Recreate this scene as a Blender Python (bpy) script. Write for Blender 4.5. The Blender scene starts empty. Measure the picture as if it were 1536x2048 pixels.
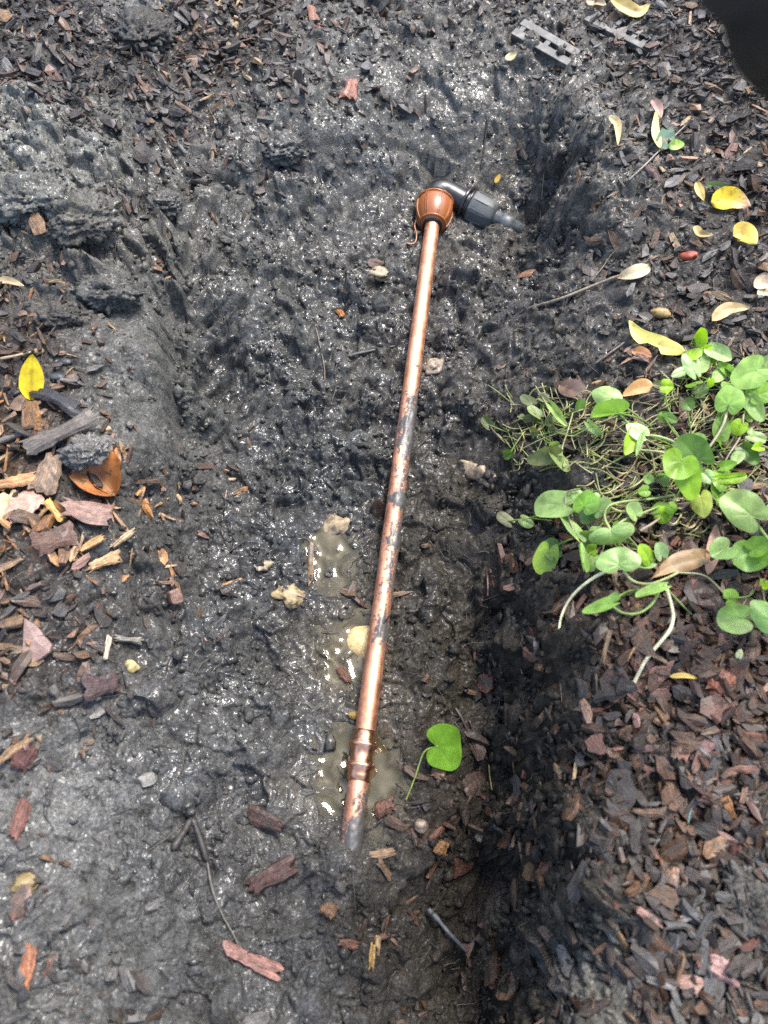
import bpy, math, random
import numpy as np
from mathutils import Vector, Matrix

random.seed(7)
rng = np.random.default_rng(7)
R = math.radians
sc = bpy.context.scene
COL = sc.collection

# ------------------------------------------------------------------ camera
CAM_H, PITCH, FPX = 0.852, R(63.5), 1541.0
cam_d = bpy.data.cameras.new("camera")
cam = bpy.data.objects.new("camera", cam_d)
COL.objects.link(cam)
cam.location = (0, 0, CAM_H)
cam.rotation_euler = (math.pi / 2 - PITCH, 0, 0)
cam_d.sensor_fit = 'VERTICAL'
cam_d.sensor_height = 36.0
cam_d.sensor_width = 27.0
cam_d.lens = 36.0 * FPX / 2048.0
cam_d.clip_start = 0.01
cam_d.clip_end = 200
cam_d.dof.use_dof = True
cam_d.dof.focus_distance = 1.02
cam_d.dof.aperture_fstop = 5.0
sc.camera = cam

# ------------------------------------------------------------------ sky, sun, exposure
SUN_EL, SUN_AZ = R(60), R(36)          # azimuth from +Y towards +X
world = bpy.data.worlds.new("World")
sc.world = world
world.use_nodes = True
wn = world.node_tree.nodes
sky = wn.new('ShaderNodeTexSky')
sky.sky_type = 'NISHITA'
sky.sun_disc = False
sky.sun_elevation = SUN_EL
sky.sun_rotation = SUN_AZ
sky.dust_density = 3.0
sky.air_density = 1.0
sky.ozone_density = 1.0
wn['Background'].inputs[1].default_value = 0.15
world.node_tree.links.new(sky.outputs[0], wn['Background'].inputs[0])
sun_d = bpy.data.lights.new("sun", 'SUN')
sun_d.energy = 1.9
sun_d.angle = R(18)
sun_d.color = (1.0, 0.97, 0.92)
sun = bpy.data.objects.new("sun", sun_d)
COL.objects.link(sun)
to_sun = Vector((math.sin(SUN_AZ) * math.cos(SUN_EL), math.cos(SUN_AZ) * math.cos(SUN_EL), math.sin(SUN_EL)))
sun.rotation_euler = to_sun.to_track_quat('Z', 'Y').to_euler()
sun.location = to_sun * 5
sc.view_settings.view_transform = 'Standard'
sc.view_settings.look = 'None'
sc.view_settings.gamma = 1.0
sc.view_settings.exposure = 1.9
sc.cycles.max_bounces = 6
sc.cycles.use_denoising = False

# ------------------------------------------------------------------ pixel <-> world (photo pixels, 1536 x 2048)
FW = np.array((0.0, math.cos(PITCH), -math.sin(PITCH)))
UP = np.array((0.0, math.sin(PITCH), math.cos(PITCH)))
CAM = np.array((0.0, 0.0, CAM_H))

def ray(px, py):
    return FW + np.array((1.0, 0, 0)) * ((px - 768) / FPX) + UP * (-(py - 1024) / FPX)

def at_z(px, py, z=0.0):
    d = ray(px, py)
    return CAM + d * ((z - CAM_H) / d[2])

def project(x, y, z):
    vy, vz = y, z - CAM_H
    dep = vy * FW[1] + vz * FW[2]
    dep = np.maximum(dep, 0.05)
    up = vy * UP[1] + vz * UP[2]
    return 768 + FPX * x / dep, 1024 - FPX * up / dep

# ------------------------------------------------------------------ noise
PERM = rng.permutation(512)
PERM = np.concatenate([PERM, PERM])
GA = rng.uniform(0, 2 * np.pi, 512)
GX, GY = np.cos(GA), np.sin(GA)
RND = rng.uniform(0, 1, 512)
RND2 = rng.uniform(0, 1, 512)

def hsh(ix, iy, seed):
    return PERM[(PERM[(ix + seed * 37) & 511] + iy + seed * 11) & 511]

def perlin(x, y, seed=0):
    ix, iy = np.floor(x).astype(np.int64), np.floor(y).astype(np.int64)
    fx, fy = x - ix, y - iy
    u = fx * fx * fx * (fx * (fx * 6 - 15) + 10)
    v = fy * fy * fy * (fy * (fy * 6 - 15) + 10)
    def g(dx, dy):
        h = hsh(ix + dx, iy + dy, seed)
        return GX[h] * (fx - dx) + GY[h] * (fy - dy)
    a = g(0, 0) * (1 - u) + g(1, 0) * u
    b = g(0, 1) * (1 - u) + g(1, 1) * u
    return (a * (1 - v) + b * v) * 1.4

def fbm(x, y, seed=0, octs=4, gain=0.5):
    s, a, f = 0, 1.0, 1.0
    for o in range(octs):
        s = s + a * perlin(x * f + o * 17.3, y * f - o * 9.1, seed + o)
        a *= gain
        f *= 2.03
    return s

def worley(x, y, seed=0):
    ix, iy = np.floor(x).astype(np.int64), np.floor(y).astype(np.int64)
    f1 = np.full(x.shape, 9.0)
    cr = np.zeros(x.shape)
    for dx in (-1, 0, 1):
        for dy in (-1, 0, 1):
            h = hsh(ix + dx, iy + dy, seed)
            ddx = ix + dx + RND[h] - x
            ddy = iy + dy + RND2[h] - y
            d = ddx * ddx + ddy * ddy
            m = d < f1
            f1 = np.where(m, d, f1)
            cr = np.where(m, GA[h] / (2 * np.pi), cr)
    return np.sqrt(f1), cr

def facets(x, y, seed=0):
    """broken clods: every cell is a tilted flat face; returns face height and distance to the nearest crack"""
    ix, iy = np.floor(x).astype(np.int64), np.floor(y).astype(np.int64)
    f1 = np.full(x.shape, 9.0); f2 = np.full(x.shape, 9.0)
    hh = np.zeros(x.shape); ww = np.zeros(x.shape) + 1e-9
    for dx in (-1, 0, 1):
        for dy in (-1, 0, 1):
            h = hsh(ix + dx, iy + dy, seed)
            ddx = ix + dx + RND[h] - x
            ddy = iy + dy + RND2[h] - y
            d = ddx * ddx + ddy * ddy
            m = d < f1
            f2 = np.where(m, f1, np.minimum(f2, d))
            f1 = np.where(m, d, f1)
            w = np.exp(-15.0 * d)
            hh += w * (ddx * GX[h] + ddy * GY[h] + (RND[(h * 7 + 3) & 511] - .5) * 1.1)
            ww += w
    return hh / ww, np.sqrt(f2) - np.sqrt(f1)

# ------------------------------------------------------------------ material helpers
def new_mat(name):
    m = bpy.data.materials.new(name)
    m.use_nodes = True
    nt = m.node_tree
    return m, nt, nt.nodes['Principled BSDF'], nt.nodes['Material Output']

def nd(nt, t, **kw):
    n = nt.nodes.new(t)
    for k, v in kw.items():
        setattr(n, k, v)
    return n

def noise(nt, scale, detail=4.0, rough=0.55, coord='Object', vec=None, distort=0.0):
    n = nd(nt, 'ShaderNodeTexNoise')
    n.inputs['Scale'].default_value = scale
    n.inputs['Detail'].default_value = detail
    n.inputs['Roughness'].default_value = rough
    n.inputs['Distortion'].default_value = distort
    if vec is None:
        tc = nd(nt, 'ShaderNodeTexCoord')
        vec = tc.outputs[coord]
    nt.links.new(vec, n.inputs['Vector'])
    return n.outputs['Fac']

def ramp(nt, fac, stops):
    r = nd(nt, 'ShaderNodeValToRGB')
    els = r.color_ramp.elements
    while len(els) < len(stops):
        els.new(0.5)
    for e, (p, c) in zip(els, stops):
        e.position = p
        e.color = (c, c, c, 1) if isinstance(c, (int, float)) else (*c, 1)
    nt.links.new(fac, r.inputs['Fac'])
    return r.outputs['Color']

def mix(nt, fac, a, b, mode='MIX'):
    m = nd(nt, 'ShaderNodeMix', data_type='RGBA', blend_type=mode)
    for sock, val in ((m.inputs[0], fac), (m.inputs[6], a), (m.inputs[7], b)):
        if isinstance(val, (int, float)):
            sock.default_value = val
        elif isinstance(val, tuple):
            sock.default_value = (*val, 1)
        else:
            nt.links.new(val, sock)
    return m.outputs[2]

def bump(nt, height, strength, dist, normal=None):
    b = nd(nt, 'ShaderNodeBump')
    b.inputs['Strength'].default_value = strength
    b.inputs['Distance'].default_value = dist
    nt.links.new(height, b.inputs['Height'])
    if normal is not None:
        nt.links.new(normal, b.inputs['Normal'])
    return b.outputs['Normal']

def attr(nt, name):
    a = nd(nt, 'ShaderNodeAttribute', attribute_name=name)
    return a

def mud_material():
    m, nt, p, out = new_mat("wet_mud")
    a = attr(nt, "tint")
    n1 = noise(nt, 55, 6, 0.65)
    n2 = noise(nt, 330, 4, 0.7)
    c = mix(nt, 1.0, a.outputs['Color'], ramp(nt, n1, [(0.3, 0.5), (0.7, 1.5)]), 'MULTIPLY')
    c = mix(nt, 1.0, c, ramp(nt, n2, [(0.32, 0.42), (0.68, 1.6)]), 'MULTIPLY')
    nt.links.new(c, p.inputs['Base Color'])
    p.inputs['Roughness'].default_value = 0.65
    p.inputs['Specular IOR Level'].default_value = 0.15
    nb = bump(nt, noise(nt, 260, 5, 0.7, distort=0.8), 1.0, 0.0034)
    nb = bump(nt, noise(nt, 800, 2, 0.6), 0.3, 0.0008, nb)
    nt.links.new(nb, p.inputs['Normal'])
    # the film of water on the mud: thicker where wet, broken up by drier crumbs
    wet = nd(nt, 'ShaderNodeMath', operation='MULTIPLY_ADD')
    wet.inputs[1].default_value = -1.3
    wet.inputs[2].default_value = 1.35
    nt.links.new(a.outputs['Alpha'], wet.inputs[0])
    w2 = nd(nt, 'ShaderNodeMath', operation='MULTIPLY', use_clamp=True)
    nt.links.new(wet.outputs[0], w2.inputs[0])
    pt = nd(nt, 'ShaderNodeMath', operation='MULTIPLY')
    nt.links.new(ramp(nt, noise(nt, 150, 4, 0.65), [(0.42, 0.06), (0.58, 0.85)]), pt.inputs[0])
    nt.links.new(ramp(nt, noise(nt, 17, 3, 0.6), [(0.38, 0.3), (0.6, 1.0)]), pt.inputs[1])
    nt.links.new(pt.outputs[0], w2.inputs[1])
    nt.links.new(w2.outputs[0], p.inputs['Coat Weight'])
    rr = nd(nt, 'ShaderNodeMath', operation='MULTIPLY_ADD')
    rr.inputs[1].default_value = 0.30
    rr.inputs[2].default_value = 0.06
    nt.links.new(a.outputs['Alpha'], rr.inputs[0])
    nt.links.new(rr.outputs[0], p.inputs['Coat Roughness'])
    p.inputs['Coat IOR'].default_value = 1.55
    cb = bump(nt, noise(nt, 170, 1.5, 0.5, distort=0.6), 0.8, 0.0028)
    nt.links.new(cb, p.inputs['Coat Normal'])
    return m

def chip_material():
    m, nt, p, out = new_mat("wet_bark")
    a = attr(nt, "tint")
    n1 = noise(nt, 160, 5, 0.7)
    g = attr(nt, "grain")
    mpg = nd(nt, 'ShaderNodeMapping')
    mpg.inputs['Scale'].default_value = (70, 900, 200)
    nt.links.new(g.outputs['Vector'], mpg.inputs['Vector'])
    gr = noise(nt, 1.0, 4, 0.65, vec=mpg.outputs['Vector'])
    c = mix(nt, 1.0, a.outputs['Color'], ramp(nt, n1, [(0.25, 0.30), (0.75, 0.98)]), 'MULTIPLY')
    c = mix(nt, 1.0, c, ramp(nt, gr, [(0.32, 0.35), (0.62, 1.35)]), 'MULTIPLY')
    dirt = ramp(nt, noise(nt, 70, 5, 0.65), [(0.5, 0.0), (0.64, 1.0)])
    sc_ = nd(nt, 'ShaderNodeMath', operation='MULTIPLY')
    nt.links.new(dirt, sc_.inputs[0])
    nt.links.new(a.outputs['Alpha'], sc_.inputs[1])
    c = mix(nt, sc_.outputs[0], c, (0.040, 0.035, 0.028))
    nt.links.new(c, p.inputs['Base Color'])
    nt.links.new(ramp(nt, noise(nt, 90, 3, 0.6), [(0.3, 0.22), (0.7, 0.55)]), p.inputs['Roughness'])
    p.inputs['Coat Weight'].default_value = 0.12
    p.inputs['Coat Roughness'].default_value = 0.28
    p.inputs['Specular IOR Level'].default_value = 0.3
    nb = bump(nt, gr, 0.9, 0.0014)
    nt.links.new(bump(nt, noise(nt, 420, 5, 0.75), 0.7, 0.0012, nb), p.inputs['Normal'])
    return m

LEAF_K = 0.9
def leaf_material(name, trans=0.35, rough=0.42, blotch=None):
    m, nt, p, out = new_mat(name)
    a = attr(nt, "tint")
    n1 = noise(nt, 60, 4, 0.6)
    c = mix(nt, 1.0, a.outputs['Color'], ramp(nt, n1, [(0.3, 0.62 * LEAF_K), (0.7, 1.25 * LEAF_K)]), 'MULTIPLY')
    if blotch:
        for f_, bc in ((ramp(nt, noise(nt, 45, 5, 0.7), [(0.5, 0.0), (0.66, 1.0)]), blotch), (ramp(nt, noise(nt, 130, 3, 0.6), [(0.58, 0.0), (0.64, 1.0)]), (0.07, 0.045, 0.025))):
            fm = nd(nt, 'ShaderNodeMath', operation='MULTIPLY', use_clamp=True)
            nt.links.new(f_, fm.inputs[0])
            nt.links.new(a.outputs['Alpha'], fm.inputs[1])
            c = mix(nt, fm.outputs[0], c, bc)
    spot = ramp(nt, noise(nt, 240, 3, 0.6), [(0.66, 0.0), (0.72, 1.0)])
    sm = nd(nt, 'ShaderNodeMath', operation='MULTIPLY')
    nt.links.new(spot, sm.inputs[0])
    nt.links.new(a.outputs['Alpha'], sm.inputs[1])
    c = mix(nt, sm.outputs[0], c, (0.05, 0.045, 0.03))
    nt.links.new(c, p.inputs['Base Color'])
    p.inputs['Roughness'].default_value = rough
    p.inputs['Specular IOR Level'].default_value = 0.4
    nt.links.new(bump(nt, noise(nt, 300, 3, 0.6), 0.25, 0.0008), p.inputs['Normal'])
    t = nd(nt, 'ShaderNodeBsdfTranslucent')
    nt.links.new(mix(nt, 1.0, c, (1.25, 1.3, 0.5), 'MULTIPLY'), t.inputs['Color'])
    ms = nd(nt, 'ShaderNodeMixShader')
    ms.inputs[0].default_value = trans
    nt.links.new(p.outputs[0], ms.inputs[1])
    nt.links.new(t.outputs[0], ms.inputs[2])
    nt.links.new(ms.outputs[0], out.inputs['Surface'])
    return m

def copper_material(name="dull_copper", r0=0.44, r1=0.60):
    m, nt, p, out = new_mat(name)
    tc = nd(nt, 'ShaderNodeTexCoord')
    mp = nd(nt, 'ShaderNodeMapping')
    mp.inputs['Scale'].default_value = (260, 9, 260)
    nt.links.new(tc.outputs['Object'], mp.inputs['Vector'])
    streak = noise(nt, 1.0, 4, 0.6, vec=mp.outputs['Vector'])
    blotch = noise(nt, 38, 5, 0.65)
    c = mix(nt, ramp(nt, streak, [(0.35, 0.0), (0.65, 1.0)]), (0.62, 0.27, 0.14), (0.78, 0.41, 0.255))
    c = mix(nt, ramp(nt, blotch, [(0.46, 0.0), (0.68, 0.75)]), c, (0.33, 0.14, 0.09))
    a = attr(nt, "tint")
    film = nd(nt, 'ShaderNodeMath', operation='ADD')
    sp = ramp(nt, noise(nt, 420, 5, 0.75), [(0.42, -0.0), (0.6, 0.55)])
    nt.links.new(a.outputs['Alpha'], film.inputs[0])
    k = nd(nt, 'ShaderNodeMath', operation='MULTIPLY')
    nt.links.new(a.outputs['Alpha'], k.inputs[0])
    nt.links.new(sp, k.inputs[1])
    nt.links.new(k.outputs[0], film.inputs[1])
    mask = ramp(nt, film.outputs[0], [(0.44, 0.0), (0.62, 1.0)])
    c2 = mix(nt, mask, c, mix(nt, noise(nt, 300, 4, 0.7), (0.02, 0.019, 0.018), (0.075, 0.07, 0.062)))
    nt.links.new(c2, p.inputs['Base Color'])
    inv = nd(nt, 'ShaderNodeMath', operation='SUBTRACT')
    inv.inputs[0].default_value = 1.0
    nt.links.new(mask, inv.inputs[1])
    nt.links.new(inv.outputs[0], p.inputs['Metallic'])
    r = mix(nt, mask, ramp(nt, noise(nt, 70, 4, 0.6), [(0.3, r0), (0.7, r1)]), (0.45, 0.45, 0.45))
    nt.links.new(r, p.inputs['Roughness'])
    nt.links.new(bump(nt, noise(nt, 500, 4, 0.7), 0.12, 0.0006), p.inputs['Normal'])
    return m

def plain_material(name, col, rough=0.4, dirt=0.0, dirt_col=(0.09, 0.09, 0.085), metal=0.0, bscale=300, bstr=0.2, dscale=60, var=0.25):
    m, nt, p, out = new_mat(name)
    n1 = noise(nt, 80, 4, 0.6)
    c = mix(nt, 1.0, (*col,)[:3], ramp(nt, n1, [(0.3, 1 - var), (0.7, 1 + var)]), 'MULTIPLY')
    if dirt > 0:
        d = ramp(nt, noise(nt, dscale, 6, 0.7), [(0.62 - 0.32 * dirt, 0.0), (0.74 - 0.32 * dirt, 1.0)])
        c = mix(nt, d, c, dirt_col)
        nt.links.new(mix(nt, d, (rough,) * 3, (0.55,) * 3), p.inputs['Roughness'])
    else:
        p.inputs['Roughness'].default_value = rough
    p.inputs['Metallic'].default_value = metal
    nt.links.new(c, p.inputs['Base Color'])
    nt.links.new(bump(nt, noise(nt, bscale, 5, 0.7), bstr, 0.001), p.inputs['Normal'])
    return m

def water_material():
    m, nt, p, out = new_mat("murky_water")
    c = mix(nt, ramp(nt, noise(nt, 30, 3, 0.5), [(0.3, 0.0), (0.7, 1.0)]), (0.045, 0.040, 0.020), (0.085, 0.072, 0.04))
    nt.links.new(c, p.inputs['Base Color'])
    p.inputs['Roughness'].default_value = 0.015
    p.inputs['IOR'].default_value = 1.33
    p.inputs['Specular IOR Level'].default_value = 0.8
    a = attr(nt, "tint")
    nt.links.new(a.outputs['Alpha'], p.inputs['Alpha'])
    return m

M_MUD = mud_material()
M_CHIP = chip_material()
M_LEAF = leaf_material("living_leaf", 0.38, 0.4)
M_DRY = leaf_material("fallen_leaf", 0.2, 0.5, (0.26, 0.14, 0.05))
M_COPPER = copper_material()
M_COPPER2 = copper_material("bright_copper", 0.2, 0.34)
M_WATER = water_material()
M_ORANGE = plain_material("brown_orange_plastic", (0.22, 0.072, 0.02), 0.28, 0.0, bstr=0.03, var=0.04)
M_BLACK = plain_material("black_plastic", (0.012, 0.013, 0.013), 0.28, 0.1, (0.06, 0.06, 0.058), bstr=0.08)
M_BLACKMUD = plain_material("muddy_black_plastic", (0.025, 0.027, 0.027), 0.4, 0.95, (0.06, 0.064, 0.062), bstr=0.4)
M_GREYTUBE = plain_material("muddy_grey_tube", (0.05, 0.06, 0.064), 0.35, 0.5, (0.085, 0.09, 0.09), bstr=0.3)
M_GRATE = plain_material("muddy_grate", (0.12, 0.115, 0.10), 0.6, 0.7, (0.045, 0.044, 0.04), bstr=0.5)
M_DARK_SHAPE = plain_material("dark_shape_surface", (0.016, 0.012, 0.009), 0.8, 0.2, (0.05, 0.035, 0.01), bstr=0.8, bscale=120)  # for the unidentified dark shape that is modelled as a branch

# ------------------------------------------------------------------ mesh helpers
def tag(o, label=None, cat=None, group=None, kind=None):
    if label: o["label"] = label
    if cat: o["category"] = cat
    if group: o["group"] = group
    if kind: o["kind"] = kind
    return o

def mesh_np(name, V, F, mat, tint=None, smooth=False, parent=None, grain=None):
    """V (n,3), F (m,k) equal-sized faces, tint (n,4)"""
    V = np.asarray(V, dtype=np.float32); F = np.asarray(F, dtype=np.int32)
    me = bpy.data.meshes.new(name)
    k = F.shape[1]
    me.vertices.add(len(V)); me.vertices.foreach_set("co", V.ravel())
    me.loops.add(F.size); me.loops.foreach_set("vertex_index", F.ravel())
    me.polygons.add(len(F))
    me.polygons.foreach_set("loop_start", np.arange(0, F.size, k, dtype=np.int32))
    me.polygons.foreach_set("use_smooth", np.full(len(F), smooth))
    me.update(calc_edges=True)
    if tint is not None:
        tint = np.asarray(tint, dtype=np.float32)
        if tint.ndim == 1:
            tint = np.tile(tint, (len(V), 1))
        ca = me.color_attributes.new("tint", 'FLOAT_COLOR', 'POINT')
        ca.data.foreach_set("color", tint.ravel())
    if grain is not None:
        ga = me.attributes.new("grain", 'FLOAT_VECTOR', 'POINT')
        ga.data.foreach_set("vector", np.asarray(grain, dtype=np.float32).ravel())
    me.materials.append(mat)
    o = bpy.data.objects.new(name, me)
    COL.objects.link(o)
    if parent is not None:
        o.parent = parent
    return o

def empty(name, loc=(0, 0, 0)):
    o = bpy.data.objects.new(name, None)
    o.empty_display_size = 0.02
    COL.objects.link(o)
    return o     # kept at the origin so that children hold world coordinates

def frame(axis, hint=(0, 0, 1)):
    a = np.asarray(axis, float); a = a / np.linalg.norm(a)
    h = np.asarray(hint, float)
    if abs(a @ h) > 0.97: h = np.array((1.0, 0, 0))
    u = np.cross(h, a); u /= np.linalg.norm(u)
    v = np.cross(a, u)
    return a, u, v

def grid_faces(nr, nc, wrap=False):
    i = np.arange(nr - 1)[:, None]
    j = np.arange(nc if wrap else nc - 1)[None, :]
    jn = (j + 1) % nc
    return np.stack([i * nc + j, i * nc + jn, (i + 1) * nc + jn, (i + 1) * nc + j], -1).reshape(-1, 4)

def lathe(name, prof, org, axis, mat, nseg=40, parent=None, rfun=None, smooth=True, tint=None):
    a, u, v = frame(axis)
    th = np.arange(nseg) * 2 * np.pi / nseg
    V = []
    for t, r in prof:
        rr = np.full(nseg, r) if rfun is None else rfun(t, r, th)
        V.append(np.asarray(org) + a * t + rr[:, None] * (np.cos(th)[:, None] * u + np.sin(th)[:, None] * v))
    V = np.concatenate(V)
    return mesh_np(name, V, grid_faces(len(prof), nseg, True), mat, tint, smooth, parent)

def spline(pts, n):
    P = np.asarray(pts, float)
    if len(P) == 2:
        t = np.linspace(0, 1, n)[:, None]
        return P[0] * (1 - t) + P[1] * t
    Q = np.vstack([2 * P[0] - P[1], P, 2 * P[-1] - P[-2]])
    ts = np.linspace(0, len(P) - 1 - 1e-6, n)
    out = []
    for t in ts:
        i = int(t); f = t - i
        p0, p1, p2, p3 = Q[i:i + 4]
        out.append(0.5 * ((2 * p1) + (-p0 + p2) * f + (2 * p0 - 5 * p1 + 4 * p2 - p3) * f * f + (-p0 + 3 * p1 - 3 * p2 + p3) * f ** 3))
    return np.array(out)

def tube_arrays(path, rad, ns=6):
    P = np.asarray(path); n = len(P)
    rad = np.broadcast_to(rad, (n,))
    T = np.gradient(P, axis=0)
    T /= np.linalg.norm(T, axis=1)[:, None] + 1e-12
    hint = np.array((0.13, 0.21, 0.97))
    U = np.cross(hint, T); U /= np.linalg.norm(U, axis=1)[:, None] + 1e-9
    W = np.cross(T, U)
    th = np.arange(ns) * 2 * np.pi / ns
    V = P[:, None, :] + rad[:, None, None] * (np.cos(th)[None, :, None] * U[:, None, :] + np.sin(th)[None, :, None] * W[:, None, :])
    return V.reshape(-1, 3), grid_faces(n, ns, True)

def tube(name, path, rad, mat, tint=None, ns=6, parent=None, smooth=True):
    V, F = tube_arrays(path, rad, ns)
    return mesh_np(name, V, F, mat, tint, smooth, parent)

class Bag:
    """collects many equal-faced pieces of one mass into one mesh"""
    def __init__(self): self.V, self.F, self.T, self.n = [], [], [], 0
    def add(self, V, F, t):
        self.V.append(V); self.F.append(F + self.n); self.n += len(V)
        t = np.asarray(t, float)
        self.T.append(np.tile(t, (len(V), 1)) if t.ndim == 1 else t)
    def build(self, name, mat, smooth=True, parent=None):
        return mesh_np(name, np.concatenate(self.V), np.concatenate(self.F), mat, np.concatenate(self.T), smooth, parent)

# ------------------------------------------------------------------ ground: control points (photo pixel, height)
HP = [
 (700,600,-.012),(650,700,-.015),(760,800,-.014),(560,800,-.01),(480,700,.0),(450,850,-.004),(600,950,-.016),(700,1100,-.024),
 (690,1280,-.030),(560,1100,-.008),(640,1030,-.020),(730,1400,-.020),(690,1560,-.026),(775,1560,-.025),(850,1500,-.016),(900,1600,-.022),
 (880,1700,-.03),(960,1700,-.07),(700,1690,.004),(698,1715,.014),(694,1745,.014),(690,1780,.012),(620,1600,-.014),(600,1750,-.004),(820,500,-.012),(850,430,-.016),
 (800,1850,-.03),(950,1900,-.07),(700,1900,.004),(600,2000,.02),(850,2048,-.055),(960,2040,-.065),(760,1700,-.018),
 (450,1400,.008),(400,1600,.02),(300,1500,.035),(200,1400,.06),(100,1500,.07),(50,1800,.08),(300,1800,.045),(450,1800,.02),
 (300,2000,.06),(50,2040,.09),(500,2000,.03),(520,1250,-.005),(560,1500,-.006),
 (400,1200,.02),(300,1150,.045),(230,1050,.075),(150,1000,.09),(50,1000,.1),(50,1200,.09),(150,1250,.075),(250,1300,.05),
 (250,650,.085),(260,750,.08),(285,900,.072),(338,650,.058),(344,720,.055),(346,800,.052),(350,880,.046),(362,950,.03),(392,690,.004),(388,780,.0),(394,880,-.002),(330,1030,.03),(150,650,.1),(50,700,.1),(100,800,.1),(200,850,.092),
 (60,400,.135),(150,450,.13),(250,550,.11),(200,620,.105),(60,550,.115),(350,450,.08),(400,550,.05),(430,620,.028),(300,600,.075),
 (550,330,.07),(600,420,.035),(500,500,.035),(700,450,.004),(650,350,.045),(760,350,.028),(850,330,.018),(900,290,.03),(700,250,.075),
 (850,200,.068),(980,220,.055),(1000,330,.008),(1040,390,-.012),(1080,440,-.012),(1000,470,-.012),(1065,300,.02),(1110,220,.075),
 (1125,300,.08),(1135,390,.075),(1145,470,.065),(1090,520,.0),(960,560,-.006),(1000,640,.01),(1100,600,.045),(1200,500,.075),
 (900,400,-.016),(950,425,-.014),(1020,440,-.010),(985,445,-.010),
 (1300,400,.09),(1500,300,.1),(1500,500,.1),(1300,600,.08),(1500,700,.09),(1100,700,.035),(980,720,.01),(900,680,-.010),(950,850,-.002),
 (1050,800,.03),(1150,780,.06),(1000,950,.01),(1050,920,.035),(1110,950,.075),(1200,900,.085),(1400,850,.09),(1500,1000,.09),
 (850,1000,-.012),(900,1100,-.015),(985,1100,.0),(1040,1100,.04),(1120,1150,.085),(1300,1150,.095),(1500,1200,.1),(880,1250,-.02),
 (985,1250,-.012),(1050,1250,.035),(1110,1290,.085),(1300,1350,.095),(890,1400,-.026),(1000,1400,-.035),(1055,1400,.02),(1110,1420,.085),(1200,1450,.095),
 (1400,1500,.1),(985,1550,-.06),(1050,1580,.01),(1105,1620,.08),(1300,1700,.095),(1500,1700,.1),(1010,1750,-.06),(1060,1790,.02),(1105,1800,.075),
 (1150,1850,.08),(1300,1900,.095),(1500,1950,.1),(1050,1950,-.01),(1110,2030,.06),(1300,2040,.095),
 (100,100,.12),(300,200,.11),(500,100,.1),(100,250,.12),(420,330,.085),(600,50,.1),(800,50,.09),(1000,60,.09),(1150,150,.085),
 (1300,60,.09),(1400,200,.1),(1250,250,.09),
 (-300,0,.11),(-300,500,.11),(-250,1000,.1),(-250,1500,.09),(-250,2000,.09),(1850,0,.1),(1850,600,.1),(1850,1200,.1),(1800,1800,.1),
 (200,-250,.11),(800,-250,.1),(1400,-250,.1),(-200,2350,.09),(300,2300,.06),(650,2300,.01),(950,2300,-.05),(1200,2300,.08),(1700,2350,.1),
]
HP = [(px, py, z * (1.08 if (py < 520 and 520 < px < 1260) else 1.15 if (py < 640 and px < 520) else 1.25 if px > 960 else 1.36) if z > 0.02 else z) for px, py, z in HP]
HPW = np.array([at_z(px, py, z) for px, py, z in HP])

def tps_fit(P, z, lam=1e-5):
    n = len(P)
    d2 = ((P[:, None] - P[None]) ** 2).sum(-1)
    K = np.where(d2 > 0, 0.5 * d2 * np.log(d2 + 1e-12), 0) + lam * np.eye(n)
    A = np.zeros((n + 3, n + 3)); A[:n, :n] = K
    A[:n, n] = 1; A[:n, n + 1:] = P; A[n, :n] = 1; A[n + 1:, :n] = P.T
    return np.linalg.solve(A, np.concatenate([z, np.zeros(3)]))

TPSW = tps_fit(HPW[:, :2], HPW[:, 2])
GX0, GX1, GY0, GY1, GN = -1.5, 1.5, -0.55, 2.3, 260
gx, gy = np.linspace(GX0, GX1, GN), np.linspace(GY0, GY1, GN)
gxx, gyy = np.meshgrid(gx, gy)
pts = np.stack([gxx.ravel(), gyy.ravel()], -1)
d2 = ((pts[:, None] - HPW[None, :, :2]) ** 2).sum(-1)
COARSE = (np.where(d2 > 0, 0.5 * d2 * np.log(d2 + 1e-12), 0) @ TPSW[:-3] + TPSW[-3] + pts @ TPSW[-2:])
dmin = np.sqrt(d2.min(1))
far = np.clip((dmin - 0.12) / 0.3, 0, 1)
COARSE = (np.clip(COARSE, -0.09, 0.20) * (1 - far) + 0.138 * far).reshape(GN, GN)

def bil(G, x, y, x0, x1, y0, y1):
    ny, nx = G.shape[:2]
    fx = np.clip((x - x0) / (x1 - x0) * (nx - 1), 0, nx - 1.001)
    fy = np.clip((y - y0) / (y1 - y0) * (ny - 1), 0, ny - 1.001)
    i, j = fy.astype(int), fx.astype(int)
    a, b = fy - i, fx - j
    if G.ndim == 3: a, b = a[..., None], b[..., None]
    return (G[i, j] * (1 - a) * (1 - b) + G[i, j + 1] * (1 - a) * b + G[i + 1, j] * a * (1 - b) + G[i + 1, j + 1] * a * b)

_ux, _uy = np.meshgrid(np.linspace(GX0, GX1, GN * 4), np.linspace(GY0, GY1, GN * 4))
FINE = bil(COARSE, _ux, _uy, GX0, GX1, GY0, GY1)
for _k in range(2):
    for _ax in (0, 1):
        FINE = sum(np.roll(FINE, _d, _ax) for _d in (-2, -1, 0, 1, 2)) / 5
def Hbase(x, y):
    return bil(FINE, np.asarray(x, float), np.asarray(y, float), GX0, GX1, GY0, GY1)

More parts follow.
